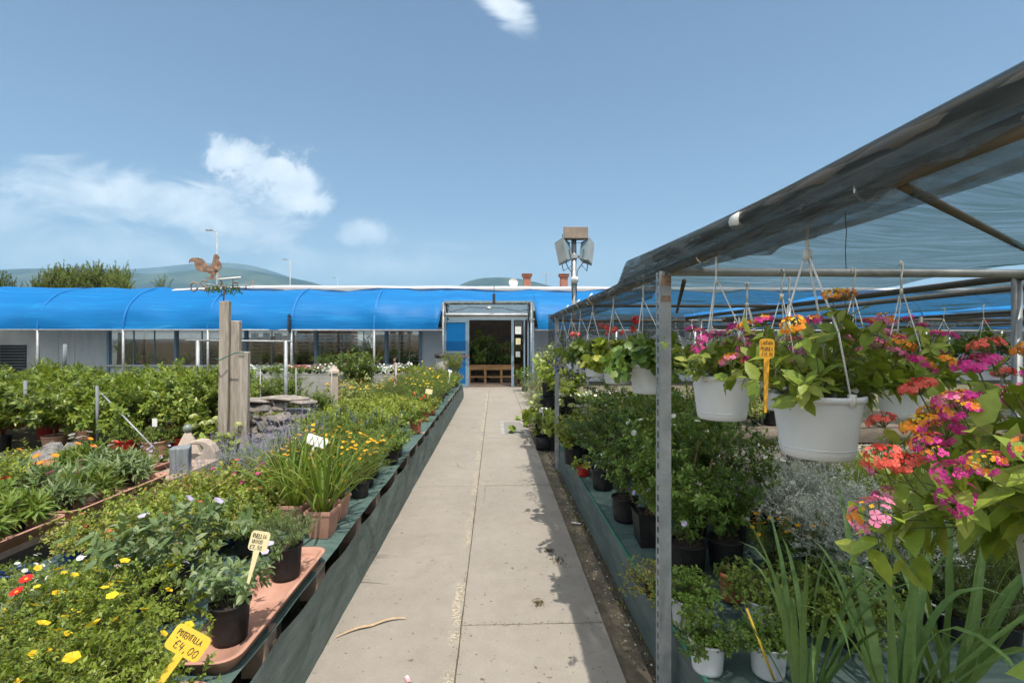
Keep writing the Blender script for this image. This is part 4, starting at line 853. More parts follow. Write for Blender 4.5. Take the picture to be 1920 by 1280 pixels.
# ------------------------------------------------------------------ lettering (hand drawn strokes)
GL = {'A':[[(0,0),(.5,1),(1,0)],[(.2,.4),(.8,.4)]],'C':[[(1,.85),(.5,1),(0,.6),(.1,.1),(.6,0),(1,.15)]],'D':[[(0,0),(0,1),(.6,.9),(1,.5),(.6,.05),(0,0)]],'E':[[(1,1),(0,1),(0,0),(1,0)],[(0,.5),(.8,.5)]],
 'I':[[(.5,0),(.5,1)]],'L':[[(0,1),(0,0),(.9,0)]],'N':[[(0,0),(0,1),(1,0),(1,1)]],'O':[[(.5,1),(.05,.7),(.1,.2),(.5,0),(.95,.3),(.9,.8),(.5,1)]],'P':[[(0,0),(0,1),(.8,.95),(.9,.6),(0,.45)]],'R':[[(0,0),(0,1),(.8,.95),(.8,.6),(0,.5),(.9,0)]],
 'S':[[(.95,.9),(.4,1),(.05,.75),(.9,.3),(.6,0),(0,.1)]],'T':[[(0,1),(1,1)],[(.5,1),(.5,0)]],'U':[[(0,1),(.05,.2),(.5,0),(.95,.2),(1,1)]],'0':[[(.5,1),(.05,.7),(.1,.2),(.5,0),(.95,.3),(.9,.8),(.5,1)]],'1':[[(.2,.7),(.6,1),(.6,0)]],
 '4':[[(.2,1),(.1,.45),(.9,.45)],[(.75,.8),(.7,0)]],'5':[[(.9,1),(.15,1),(.1,.55),(.8,.55),(.85,.15),(.1,0)]],'7':[[(0,1),(.95,1),(.4,0)],[(.25,.5),(.8,.5)]],',':[[(.5,.1),(.35,-.2)]],'-':[[(.1,.5),(.9,.5)]],'€':[[(1,.85),(.5,1),(.1,.6),(.15,.15),(.6,0),(1,.15)],[(-.1,.5),(.6,.5)]],' ':[]}
def write(fm, text, x, z, h, w, r, y=-.0022, slant=.12, m=0):
    rg = np.random.default_rng(len(text))
    for i, ch in enumerate(text):
        ox = x+i*w*1.28; dzz = rg.uniform(-.06,.06)*h
        for st in GL[ch]:
            pts = [(ox+(a+slant*b+rg.uniform(-.05,.05))*w, y, z+dzz+(b+rg.uniform(-.04,.04))*h) for a, b in st]
            fm.tube(pts, r, 4, m)
def sign(label, loc, mat, w, h, stake, lines, lean=(0,0,0), ink='ink', sw=.014, shape='round', inkr=.0011):
    """flat plastic label on a tapering stake; local y- faces the reader"""
    t = thing('price_sign', label, 'price sign', loc, 0); t.rotation_euler = lean
    f = FM(); o = []
    cr = h*.18
    for cx, cz, a0 in ((w/2-cr, h-cr, 0), (-w/2+cr, h-cr, PI/2), (-w/2+cr, cr, PI), (w/2-cr, cr, 1.5*PI)):
        for k in range(5): a = a0+k*PI/8; o.append((cx+cr*math.cos(a)*(1.25 if shape == 'oval' else 1), stake+cz+cr*math.sin(a)))
    f.prism(o, .0025); part('card', f, M[mat], t)
    f = FM(); f.prism([(-sw*.35,0),(sw*.35,0),(sw*.8,stake+.002),(-sw*.8,stake+.002)], .003); part('stake', f, M[mat], t)
    f = FM()
    for (tx, x, z, hh, ww) in lines: write(f, tx, x*w, stake+z*h, hh*h, ww*w, inkr)
    if f.n: part('lettering', f, M[ink], t)
    return t
sp_ = at(352, 1232, 1.38)
sign('yellow card sign on a stake reading POTENTILLA among the potentilla', (sp_[0]-.135, 1.36, sp_[2]-.16), 'card_y', .10, .070, .18, [('POTENTILLA', -.40, .60, .22, .058), ('-', -.38, .46, .1, .06), ('€4,00', -.30, .14, .32, .115)], (-.25, .58, .10), shape='oval')
sp_ = at(489, 1034, 1.93)
sign('cream card sign on a stake reading RUELLIA beside the empty tray', (sp_[0]-.05, 1.93, sp_[2]-.125), 'card_c', .072, .076, .125, [('RUELLIA', -.38, .66, .20, .08), ('UNIUS', -.36, .38, .18, .09), ('€7,50', -.40, .08, .20, .10)], (-.12, .22, .1))
sp_ = at(588, 832, 4.1)
sign('white card sign standing in the yellow coreopsis', (sp_[0]-.06, 4.1, sp_[2]-.17), 'card_w', .17, .085, .16, [], (-.25, .36, .05), 'fadedink', shape='oval', sw=.011)
sp_ = at(625, 915, 3.45)
sign('small orange card sign among the daylily leaves', (sp_[0], 3.42, sp_[2]-.20), 'card_o', .055, .06, .21, [('----', -.35, .60, .16, .12), ('---', -.3, .25, .16, .12)], (-.3, .1, -.5), sw=.007)
sp_ = at(801, 738, 8.6)
sign('small pale yellow card sign above the red flower', (sp_[0], 8.55, sp_[2]-.2), 'card_c', .12, .09, .2, [], (-.1,.15,.1))
sp_ = at(841, 694, 11.6)
sign('slim white label stake among the tall yellow flowers', (sp_[0], 11.5, sp_[2]-.45), 'card_w', .14, .055, .42, [], (-.1,.25,.9), sw=.03)
# ------------------------------------------------------------------ second bench with terracotta trays
B2 = thing('plant_bench', 'second low bench beyond the narrow dark aisle, carrying terracotta trays', 'bench', (-3.65,0,0))
f = FM(); f.box((0,3.3,.43), (1.45,3.9,.04)); part('bench_top', f, M['blockwood'], B2)
f = FM()
for y in (1.6,2.7,3.8,5.1):
    for x in (-.6,.6): f = FM(); f.box((x,y,.19), (.09,.09,.45)); part('trestle_leg', f, M['blockwood'], B2)
BZ2 = .452
tray('planter_tray', 'long terracotta tray with its far corner against the short grey wooden post', -3.10, 3.95, BZ2, .40, 1.0, .075, 'paleterra')
tray('planter_tray', 'long terracotta tray along the dark aisle, middle one of three', -3.10, 2.90, BZ2, .40, 1.0, .075, 'paleterra')
tray('planter_tray', 'long terracotta tray along the dark aisle, nearest the camera', -3.10, 1.85, BZ2, .40, 1.0, .075, 'paleterra')
tray('planter_tray', 'wet brown tray carrying the shallow white pot by the picture edge', -4.32, 4.55, BZ2, .50, 1.1, .05, 'terra')
tray('planter_tray', 'brown tray of violet flowers behind the short grey post', -3.42, 4.85, BZ2, .40, .72, .06, 'paleterra')
GB = 'flowers on the bench of terracotta trays'
Q = lambda name, label, cat, x, y, k, pot='black', s=1.0, ps=.8, z=BZ2+.015, **kw: plant(name, label, cat, GB, x, y, z, k, pot, s, ps, **kw)
Q('gazania', 'green gazania with one white bud in the tray corner by the grey post', 'potted flower', -3.16, 4.28, 'gazania_green', 'black', 1.1, var=0)
Q('gazania', 'pink flowered gazania in white pot in the tray nearest the grey post', 'potted flower', -3.14, 3.86, 'gazania_pink', 'smallwhite', 1.0)
Q('gazania', 'leafy gazania in the middle of the tray nearest the grey post', 'potted flower', -3.10, 3.58, 'gazania_pink', 'black', .9)
for i, y in enumerate((3.25,2.95,2.66)): Q('gazania', f'broad grey leaved gazania, {ORD[i]} in the middle aisle tray from its far end', 'potted flower', -3.12, y, 'gazania_green', 'black', 1.0, var=1)
for i, y in enumerate((2.24,1.95,1.66)): Q('gazania', f'red flowered gazania, {ORD[i]} in the nearest aisle tray from its far end', 'potted flower', -3.1, y, 'gazania_green', 'black', 1.05, var=0)
for i, (x, y) in enumerate(((-3.5,3.42),(-3.52,3.05),(-3.86,3.3),(-3.84,2.94),(-3.55,2.62),(-3.86,2.55),(-4.15,3.1),(-4.15,2.7),(-3.55,2.2),(-3.9,2.15))):
    Q('gazania', f'leafy gazania without flowers, {ORD[i]} counted back from the orange flower', 'potted flower', x, y, 'gazania_green', 'black', 1.15, z=BZ2, var=1)
for i, (x, y, k, d) in enumerate(((-3.50,3.95,'gazania','orange flowered gazania beside the white pot'),(-3.46,4.42,'gazania_white','white and violet gazania in front of the boulders'),(-3.98,4.82,'gazania_white','pale violet gazania touching the boulders'),(-3.86,3.78,'lime_herb','small lime green plant beside the orange gazania'),(-3.75,4.6,'gazania','tall orange flowered gazania on the far side of the trays'),(-4.05,4.15,'gazania','orange gazania next to the wet brown tray'))):
    Q('gazania', d, 'potted flower', x, y, k, 'black', 1.05, z=BZ2)
Q('croton', 'yellow leaved plant in a shallow white pot on the wet brown tray', 'potted plant', -4.28, 4.42, 'lime_bush', 'bowl', .62, .9)
Q('zinnia', 'yellow flower in the wet brown tray at the picture edge', 'potted flower', -4.42, 4.10, 'yellow_daisy', 'tinyterra', .45, 1)
for i, (x, y, k) in enumerate(((-3.34,4.65,'pink_daisy'),(-3.46,4.85,'violet_petunia'),(-3.40,5.08,'violet_petunia'))): Q('petunia', f'violet and pink flowers in the brown tray behind the post, {ORD[i]} from the front', 'potted flower', x, y, k, 'tiny', .85, 1)
# short grey post
def wpost(label, x, y, w, d, h, mat, rz=0.0, z0=GZ, tilt=0):
    t = thing('wooden_post', label, 'post', (x,y,z0), rz); f = FM(); n = 7; rg = np.random.default_rng(int(abs(x*100)))
    zz = np.linspace(0, h, n); V = []
    for z in zz: V += [(-w/2+rg.normal(0,.002),-d/2,z),(w/2+rg.normal(0,.002),-d/2,z),(w/2,d/2,z),(-w/2,d/2,z)]
    V = np.array(V); V[-4:,2] += rg.normal(0,.008,4); i = np.arange(n-1)[:,None]*4; j = np.arange(4)[None]
    f.add(V, [np.stack([i+j, i+(j+1)%4, i+4+(j+1)%4, i+4+j], -1).reshape(-1,4), np.array([4*n-4,4*n-3,4*n-2,4*n-1])])
    part('shaft', f, M[mat], t, bevel=.008); t.rotation_euler = (0,tilt,rz); return t
_p = at(339, 838, 4.75); wpost('short split blue grey wooden post between the two benches', _p[0], 4.75, .155, .13, _p[2]-GZ, 'slatewood', .35)
for px, py, Y, w, lab in ((419,565,7.05,.125,'tallest pale wooden post carrying the rooster weather vane'),(440,602,7.12,.12,'middle pale wooden post wired to the tallest one'),(456,660,7.0,.125,'lowest of the three tall pale wooden posts by the rock waterfall')):
    _p = at(px, py, Y); wpost(lab, _p[0], Y, w, .10, _p[2]-GZ, 'wood', .12, tilt=.012)
_p = at(430, 668, 7.0); t = thing('tie_wire', 'dark green wire binding the tall wooden posts together', 'wire', (_p[0],6.9,_p[2])); f = FM()
f.tube([(-.16,.04,-.03),(-.08,.0,-.05),(0,.03,.0),(.12,.02,.05),(.24,.03,.06)], .008, 6); f.tube([(-.16,.2,-.03),(.24,.2,.06)], .008, 6); part('strand', f, M['greenpot'], t, True)
# weather vane
_p = at(419, 565, 7.05); wv = thing('weather_vane', 'rusty rooster weather vane on top of the tallest wooden post', 'weather vane', (_p[0],7.05,_p[2]))
S_ = 7.05/F
f = FM(); f.tube([(0,0,-.05),(.01,0,.20),(-.10,0,.42)], .011, 8); f.tube([(-.10,0,.42),(-.10,0,.50)], .02, 8); part('spindle', f, M['rust'], wv, True)
def v_(px, py): return ((px-419)*S_, (565-py)*S_)
ro = [(357,493),(359,488),(364,485),(373,485),(381,487),(386,492),(390,499),(394,500),(398,497),(400,490),(401,484),(403,479),(407,478),(410,481),(412,485),(410,488),(413,492),(416,498),(415,503),(411,508),(407,511),(405,515),(402,518),(402,522),(406,524),(400,525),(390,524),(386,522),(396,520),(396,516),(390,512),(382,511),(373,509),(368,503),(367,496),(365,491),(362,494),(361,491),(358,495)]
f = FM(); o_ = []
rp = [v_(*q) for q in ro]
f.prism(rp, .012); rooster = part('rooster', f, M['rust'], wv); rooster.location = (0,0,0)
f = FM(); wing = [v_(*q) for q in ((380,496),(390,503),(401,505),(408,502),(404,509),(395,511),(385,507))]; f.prism(wing, .022); part('wing', f, M['rust'], rooster)
f = FM(); f.tube([(-.36,0,.20),(.36,.05,.235)], .008, 6); f.tube([(-.05,-.3,.21),(.04,.3,.21)], .008, 6); part('cross_arm', f, M['galv'], wv, True)
f = FM(); f.tube([(-.06,-.02,.31),(.26,-.03,.34)], .014, 8); part('arrow_bar', f, M['whitepaint'], wv, True)
for ch, (x, y, z) in (('O',(-.41,0,.14)),('N',(.34,.05,.17)),('S',(-.10,-.3,.12)),('E',(.17,.02,.20))):
    f = FM()
    for st in GL[ch]: f.tube([((a-.5)*.10, 0, b*.14) for a, b in st], .011, 6)
    o = part('compass_letter', f, M['rust'], wv, True); o.location = (x,y,z)
f = FM(); rg = np.random.default_rng(8); n = 260; q = np.stack([rg.uniform(-.24,.24,n), rg.normal(0,.05,n), .17+rg.normal(0,.03,n)], -1); d = unit(rg.normal(0,1,(n,3))); leaves(f, q, d, unit(rg.normal(0,1,(n,3))), .04, .02, 'lan'); part('ivy', f, M['dark'], wv)
# pyramid, moon, boulders
def bump_mesh(f_, seed, amp, fr=6):
    rg = np.random.default_rng(seed); V = f_.V
    return f_
t = thing('garden_pyramid', 'cast stone pyramid topped by a dull glass ball beside the crescent moon', 'ornament', (*at(352,700,6.15)[:2],GZ), .5)
f = FM(); a = .30; h = .60; f.add([(-a,-a,0),(a,-a,0),(a,a,0),(-a,a,0),(-.035,-.035,h),(.035,-.035,h),(.035,.035,h),(-.035,.035,h)], [(0,1,5,4),(1,2,6,5),(2,3,7,6),(3,0,4,7),(4,5,6,7),(3,2,1,0)]); part('pyramid_body', f, M['caststone'], t, bevel=.012)
f = FM(); f.lathe([(.055*math.sin(x), .65-.055*math.cos(x)) for x in np.linspace(.01, PI-.01, 14)], 20); part('glass_ball', f, surf('dull_green_glass', (.22,.25,.20), (.15,.18,.15), .25, 5, bmp=0), t, True)
_m = at(388, 845, 5.95); t = thing('crescent_moon', 'carved stone crescent moon with a sleepy face in profile', 'ornament', (_m[0],5.95,GZ+.02), .15)
mo = [(352,809),(362,802),(375,798),(388,800),(399,808),(406,821),(407,836),(402,848),(392,856),(378,862),(366,862),(378,854),(384,846),(386,840),(378,842),(371,838),(376,834),(372,831),(380,826),(376,822),(384,820),(386,812),(380,806),(368,805)]
f = FM(); mp_ = [((x-388)*5.95/F, (880-y)*5.95/F) for x, y in mo]; mp_ = mp_; f.prism(mp_, .16); part('moon_body', f, M['caststone'], t, bevel=.025)
f = FM(); f.box((.0,.02,.05), (.30,.22,.16)); part('plinth', f, M['caststone'], t, bevel=.02)
def rockmesh(seed, sx, sy, sz, flat=.5):
    rg = np.random.default_rng(seed); nu, nv = 18, 12; f = FM(); V = []
    pl = unit(rg.normal(0,1,(13,3))); pd = rg.uniform(.5,.9,13)
    for i in range(nv):
        th = PI*(i+.02)/(nv-1+.04)
        for j in range(nu):
            ph = 2*PI*j/nu; d = np.array([math.sin(th)*math.cos(ph), math.sin(th)*math.sin(ph), math.cos(th)])
            dots = pl@d; r = min(1.1, np.min(np.where(dots > .05, pd/np.maximum(dots,.05), 9))); V.append(d*r*np.array([sx,sy,sz])*.62+rg.normal(0,.02,3)*sx)
    i = np.arange(nv-1)[:,None]*nu; j = np.arange(nu)[None]; j2 = (j+1)%nu
    f.add(V, [np.stack([i+j, i+nu+j, i+nu+j2, i+j2], -1).reshape(-1,4), np.arange(nu)[::-1] if False else np.arange(nu), (np.arange(nu)+(nv-1)*nu)[::-1]]); return f
ROCK = [rockmesh(30+i, 1, 1, 1).mesh('stone', [M['warmstone' if i % 2 else 'stone']]) for i in range(8)]
for px, py, w, h, lab in ((84,868,.50,.40,'large leaning grey boulder nearest the wet brown tray'),(140,853,.52,.34,'flat topped grey boulder resting on top of the pile'),(112,886,.44,.26,'low grey boulder at the front of the pile'),(178,872,.32,.2,'small brown boulder at the citrus end of the pile')):
    Yb = 6.2; _p = at(px, py, Yb); t = thing('boulder', lab, 'boulder', (_p[0],Yb+(0 if h > .27 else -.2),_p[2]), RN.uniform(0,3), 'boulders behind the trays'); o = link('stone', ROCK[RN.randrange(4)*2], t); o.scale = (w*.8,.40,h*.95)
t = thing('boulder', 'half hidden base boulder under the flat topped one', 'boulder', (*at(140,890,6.4)[:2],.08), 1.0, 'boulders behind the trays'); o = link('stone', ROCK[2], t); o.scale = (.55,.4,.3)
# rock waterfall
wf = thing('rock_waterfall', 'garden waterfall of stacked slate with a mossy ledge and small pond', 'garden waterfall', (*at(508,760,7.6)[:2],GZ))
rg = np.random.default_rng(77)
for k in range(62):
    lv = k//11; u = (k % 11)/10-.5; z = .06+lv*.125+rg.uniform(-.03,.03); w = 1.34-.035*lv
    o = link('stone', ROCK[k % 8], wf); o.location = (u*w+rg.uniform(-.05,.05), -.38+.075*lv+rg.uniform(-.07,.05), z); o.rotation_euler = (rg.uniform(-.25,.25), rg.uniform(-.25,.25), rg.uniform(0,6)); o.scale = (rg.uniform(.17,.33), rg.uniform(.16,.24), rg.uniform(.09,.17))
for (x, z, w) in ((-.3,.80,.62),(.12,.83,.66),(.42,.78,.36)):
    o = link('ledge_slab', ROCK[1], wf); o.location = (x, .12+rg.uniform(-.04,.04), z); o.scale = (w*.95,.42,.11); o.rotation_euler = (.05,rg.uniform(-.05,.05),rg.uniform(-.2,.2))
f = FM(); f.box((0,.28,.33), (.9,.36,.62)); part('core', f, M['stone'], wf, bevel=.03)
f = FM(); n = 500; q = np.stack([rg.uniform(-.35,.3,n), rg.uniform(-.18,-.02,n), .60+rg.uniform(0,.03,n)], -1); leaves(f, q, unit(rg.normal(0,1,(n,3))+np.array([0,0,1.5])), unit(rg.normal(0,1,(n,3))), .05, .01, 'lan'); part('moss', f, M['lime'], wf)
f = FM(); f.disc(.62, .03, 24, 0, (0,-.85)); part('pond_water', f, surf('murky_water', (.05,.06,.04), (.03,.04,.03), .08, 4, bmp=.03), wf)
for k in range(20):
    a = k/20*2*PI; o = link('pond_stone', ROCK[(k*3) % 8], wf); o.location = (.66*math.cos(a), -.85+.6*math.sin(a), .06); o.scale = (rg.uniform(.2,.32),rg.uniform(.16,.24),rg.uniform(.12,.18)); o.rotation_euler = (0,0,rg.uniform(0,6))
for i, (px, Y, s) in enumerate(((432,6.75,.85),(562,6.9,1.15),(578,7.05,1.25),(412,6.8,.75))):
    plant('lavender', f'ground grown lavender spilling round the waterfall, {ORD[i]} planted clump', 'lavender', 'lavender around the waterfall', at(px,640,Y)[0], Y, GZ, 'lavender', None, s*1.35)
plant('vine', 'broad leaved vine climbing beside the tall wooden posts', 'climbing plant', None, at(402,640,6.9)[0], 6.95, GZ, 'hydrangea', None, .01+1.0, var=0, fz=.0)
# galvanised T frames and rods
t = thing('metal_trellis', 'galvanised trellis with one long crossbar behind the tall wooden posts', 'metal frame', (0,9.2,0)); _a = at(349,638,9.2); _b = at(546,640,9.2)
f = FM(); f.tube([(_a[0],0,_a[2]),(_b[0],0,_b[2])], .018, 8); part('crossbar', f, M['galv'], t, True)
for px in (371,536): f = FM(); f.tube([(at(px,640,9.2)[0],0,GZ),(at(px,640,9.2)[0],0,_a[2])], .034, 10); part('upright', f, M['galv'], t, True)
def rod(label, a_, b_, r, mat='galv', name='metal_rod'):
    t = thing(name, label, 'rod', a_); f = FM(); d = np.array(b_)-np.array(a_); f.tube([(0,0,0), tuple(d)], r, 8); part('shaft', f, M[mat], t, True)
rod('thin diagonal rod leaning against the lemon bushes', at(291,842,6.9), at(190,737,7.4), .012)
rod('slim grey stake in front of the lemon bushes, nearest the boulders', at(183,830,7.3), at(182,723,7.3), .02, 'slatewood'); rod('slim grey stake among the lemon bushes, by the red buckets', at(305,825,7.5), at(303,765,7.5), .014, 'slatewood')
rod('slim grey stake at the picture edge among the lemon bushes', at(49,790,7.6), at(47,713,7.6), .022, 'slatewood'); rod('cane stake rising from the lemon bushes before the grey sheets', at(120,700,12), at(122,645,12), .04, 'slatewood')
for i, px in enumerate((488,555,622)): rod(f'thin rusty wire fence stake, {ORD[i]} from the tall wooden posts', (*at(px,640,9.0+.2*i)[:2],GZ), (*at(px,640,9.0+.2*i)[:2],1.2), .009, 'galv')
# citrus bushes in coloured pots
GC = 'lemon bushes in tubs'
cx = 0
for r, (Y, n, x0, x1) in enumerate(((7.85,6,-8.6,-4.55),(8.9,7,-9.6,-5.0),(10.1,7,-10.6,-5.5),(11.4,6,-11.8,-6.4))):
    for i in range(n):
        x = x1+(x0-x1)*i/(n-1)+RN.uniform(-.1,.1); pk = ('red_big','red_big','terra_big','orange_big','black_big','terra_big')[(i+r*2) % 6] if r else ('red_big','red_big','greenpot','terra_big','black_big','terra_big')[i]
        kd = 'bigleaf' if (i >= 4 and r == 0) else 'citrus_bright' if (r == 2 and i in (0,1,2)) else 'citrus'
        plant('lemon_bush', f'{"big leaved" if kd=="bigleaf" else "bright green" if kd=="citrus_bright" else "glossy"} lemon bush, {ORD[i]} from the tall posts in the {ORD[r]} row of tubs', 'citrus bush', GC, x, Y+RN.uniform(-.12,.12), GZ, kd, pk, 1.22*RN.uniform(.92,1.06), .9)
plant('oleander', 'yellow green bush towering behind the tall wooden posts', 'shrub', 'shrubs beyond the lemon bushes', at(330,640,12.6)[0], 12.6, GZ, 'citrus_bright', 'terra_big', 1.25)
plant('oleander', 'bright bush between the crossbar frame and the gutter', 'shrub', 'shrubs beyond the lemon bushes', at(385,640,12.2)[0], 12.2, GZ, 'citrus_bright', 'terra_big', 1.15)
for i, px in enumerate((110,150,60)): plant('laurel', f'dark leaved laurel before the grey plastic sheets, {ORD[i]} counted from the agave', 'shrub', 'shrubs beyond the lemon bushes', at(px,640,13)[0], 13.+.2*i, GZ, 'citrus', 'terra_big', 1.1)
plant('agave', 'spiky agave like plant in front of the barred window', 'potted plant', None, at(75,640,14)[0], 14, .45, 'agave_like', 'terra_big', 1.2)
t = thing('pot_stand', 'low stand of stacked blocks under the spiky agave', 'stand', (*at(75,640,14)[:2],GZ)); f = FM(); f.box((0,0,.12),(.5,.4,.235)); f.box((0,0,.36),(.46,.4,.23)); part('block', f, M['concrete2'], t, bevel=.01)
for i, (x, Y, pk, d) in enumerate((( -4.62,7.45,'red_big','red bucket beside the pyramid'),(-4.98,7.3,'terra_big','pale terracotta tub before the lemon bushes'),(-5.45,7.3,'red_big','dark red bucket under the first lemon bush'))):
    plant('lemon_bush', f'young lemon bush in a {d}', 'citrus bush', GC, x, Y, GZ, 'pittosporum_big', pk, .9)
t = thing('plant_label', 'white hanging plant label tied in the lemon bushes by the red bucket', 'label', at(290,792,7.25)); f = FM(); f.box((0,0,0), (.07,.004,.12)); part('card', f, M['card_w'], t)
t = thing('plant_label', 'white plant label higher up beside the metal upright', 'label', at(334,766,7.6)); f = FM(); f.box((0,0,0), (.07,.004,.13)); part('card', f, M['card_w'], t)
# middle garden
GM = 'shrubs in the middle garden'
for i, (px, Y, k, s, pk, d) in enumerate(((485,10.8,'upright',1.25,'terra','upright green hedge plant closest to the tall posts'),(512,10.9,'upright',1.25,'terra','upright green hedge plant, middle of the clipped trio'),(542,11.0,'upright',1.2,'terra','upright green hedge plant by the grey table cloth'),(470,12.0,'upright',1.2,'terra','upright hedge plant behind the first of the trio'),(530,12.2,'olive',1.3,'terra','loose olive green shrub behind the clipped trio'),
    (575,9.6,'upright',.95,'terra','bushy rosemary like shrub beside the waterfall'),(600,9.7,'upright',1.0,'terra','bushy dark shrub in front of the stone obelisk'),(648,9.5,'herb',2.0,'terra','bushy plant between obelisk and stone trough'),(605,8.6,'herb',1.4,'terra','low green plant in terracotta by the waterfall'),(640,8.3,'lime_herb',1.1,'terra','low yellowish plant at the lawn edge'),(610,7.7,'lime_bush',.75,'terra','yellow green clump behind the white sign'),(655,7.6,'herb',1.1,'terra','low clump beside the bench and the lawn'),(575,7.9,'trailing_green',.9,None,'trailing plant beside the waterfall rocks'))):
    plant('shrub', d, 'shrub', GM, at(px,640,Y)[0], Y, GZ, k, pk, s, 1.5)
t = thing('stone_obelisk', 'square stone pillar with a pointed cap in the middle garden', 'stone pillar', (*at(626,640,10.3)[:2],GZ), .3)
f = FM(); f.box((0,0,.52), (.17,.17,1.06)); part('shaft', f, M['caststone'], t, bevel=.01); f = FM(); f.box((0,0,1.085), (.22,.22,.05)); f.add([(-.11,-.11,1.11),(.11,-.11,1.11),(.11,.11,1.11),(-.11,.11,1.11),(0,0,1.24)], [(0,1,4),(1,2,4),(2,3,4),(3,0,4)]); part('cap', f, M['caststone'], t)
t = thing('stone_trough', 'rectangular grey stone trough filled with wilting potted flowers', 'trough', (*at(692,640,10.6)[:2],GZ), -.05)
f = FM(); f.box((0,-.26,.20), (.95,.06,.30)); f.box((0,.26,.20), (.95,.06,.30)); f.box((-.445,0,.20), (.06,.46,.30)); f.box((.445,0,.20), (.06,.46,.30)); f.box((0,0,.12), (.83,.46,.08)); part('basin', f, M['concrete2'], t)
f = FM(); f.box((-.3,0,.03), (.14,.4,.06)); f.box((.3,0,.03), (.14,.4,.06)); part('foot', f, M['concrete2'], t)
tx = at(692,640,10.6)[0]
for i, (dx_, k, pk, s, d) in enumerate(((-.32,'wilting','black','1','pale leaved flower at the obelisk end of the stone trough'),(-.02,'wilting','greybucket','1','tall wilting flower in the blue grey bucket in the trough'),(.28,'wilting','black','1','cream leaved flower at the path end of the trough'))):
    plant('wilting_flower', d, 'potted flower', 'flowers in the stone trough', tx+dx_, 10.55, .16, k, pk, 1.0, 1.0 if pk == 'black' else 1.15)
for i, (px, Y, k, d) in enumerate(((665,11.6,'wilting','wilting pale shrub behind the stone trough'),(735,11.4,'wilting','cream leaved shrub between trough and bench'),(760,11.9,'variegated_bush','variegated bush behind the bench end'),(785,12.6,'variegated_bush','variegated bush close to the seedling table'),(690,12.4,'euphorbia','white speckled shrub below the seedling table'),(720,13,'yellow_daisy','yellow flowered shrub below the seedling table'),(640,12.2,'wilting','yellowing shrub right behind the obelisk'))):
    plant('shrub', d, 'shrub', GM, at(px,640,Y)[0], Y, GZ, k, 'black_big', 1.25, 1.0)
rod('thin square post beside the yellow flowers', (*at(742,640,11.2)[:2],GZ), (at(742,640,11.2)[0],11.2,1.2), .035)
# seedling table before the glazed front
t = thing('seedling_table', 'long table draped in grey weed cloth carrying rows of seedlings', 'table', (0,15.6,0)); x0, x1 = at(440,640,15.6)[0], at(800,640,15.6)[0]
f = FM(); f.box(((x0+x1)/2,0,.66), (x1-x0,1.3,.05)); part('table_top', f, M['blockwood'], t)
xs = np.linspace(x0, x1, 120); s = np.linspace(0,1,8); XX, SS = np.meshgrid(xs, s, indexing='ij'); f = FM(); f.grid(XX, -.66-.03*SS+wavy(XX,3,.03,2.0)*SS, .70-.68*SS); part('cloth_skirt', f, M['greycloth'], t, True)
f = FM(); f.grid(*[np.array(q) for q in ([[x0,x0],[x1,x1]],[[-.67,.66],[-.67,.66]],[[.70,.70],[.70,.70]])]); part('cloth_top', f, M['greycloth'], t)
ks = ['seed_lime','seed_white','seed_silver','seed_green','seed_white','seed_pink','seed_silver','seed_pink','seed_red','seed_white','seed_green','seed_silver','seed_white']
nm = dict(seed_lime='lime green',seed_white='white flowered',seed_silver='silver leaved',seed_green='plain green',seed_pink='pink flowered',seed_red='red flowered')
for r in range(2):
    for i in range(26):
        k = ks[(i//2) % 13]; x = x1-.15-(x1-x0-.3)*i/25
        lab = f'{nm[k]} seedling in the {"front" if r == 0 else "back"} row of the grey table, number {i+1} from the door'
        plant('seedling', lab, 'seedling', 'seedlings on the grey table', x+RN.uniform(-.04,.04), 15.2+r*.5+RN.uniform(-.05,.05), .702, k, 'tiny', 2.0*RN.uniform(.85,1.15), 1.6)
plant('shrub', 'grassy dark green plant on the grey table below the pallet stacks', 'potted plant', None, at(610,640,15.9)[0], 15.95, .702, 'rosemary_dark', 'black', 1.7)
plant('shrub', 'tall thin lily stalk rising from the seedling table', 'potted plant', None, at(677,640,15.0)[0], 14.7, .1, 'upright', 'black', 1.9, tilt=0)
t = thing('wire_hoop', 'low wire hoop basket at the door end of the seedling table', 'wire basket', (*at(800,640,15.3)[:2],.70)); f = FM()
for y in (0,.3): f.tube([(-.2,y,-.02),(-.2,y,.12),(-.16,y,.17),(.16,y,.17),(.2,y,.12),(.2,y,-.02)], .012, 6)
for x in (-.2,.2): f.tube([(x,0,.1),(x,.3,.1)], .008, 6)
part('wire', f, M['rust'], t, True)
# waste bin on the porch post
t = thing('waste_bin', 'grey waste bin with a black liner hung on the porch post', 'bin', (xl, PY-.28, .62)); f = FM(); f.lathe([(0,.0),(.19,.0),(.20,.03),(.235,.60),(.225,.60),(.19,.04)], 22); part('bin_body', f, M['concrete2'], t, True)
f = FM(); a = np.arange(26)*2*PI/26; 
for k, (r_, z) in enumerate(((.232,.48),(.262,.50),(.275,.60),(.24,.66),(.20,.60))): pass
rg = np.random.default_rng(4); V = np.vstack([np.stack([(r_+rg.normal(0,.008,26))*np.cos(a), (r_+rg.normal(0,.008,26))*np.sin(a), z+rg.normal(0,.012,26)], -1) for r_, z in ((.242,.50),(.27,.53),(.278,.60),(.25,.665),(.20,.62),(.17,.4))]); i = np.arange(5)[:,None]*26; j = np.arange(26)[None]; j2 = (j+1) % 26
f.add(V, [np.stack([i+j, i+j2, i+26+j2, i+26+j], -1).reshape(-1,4)]); part('liner_bag', f, M['black'], t, True)
f = FM()
for x in (-.12,.12): f.tube([(x,0,.02),(x*1.2,0,-.62)], .02, 6)
part('stand_leg', f, M['black'], t, True)
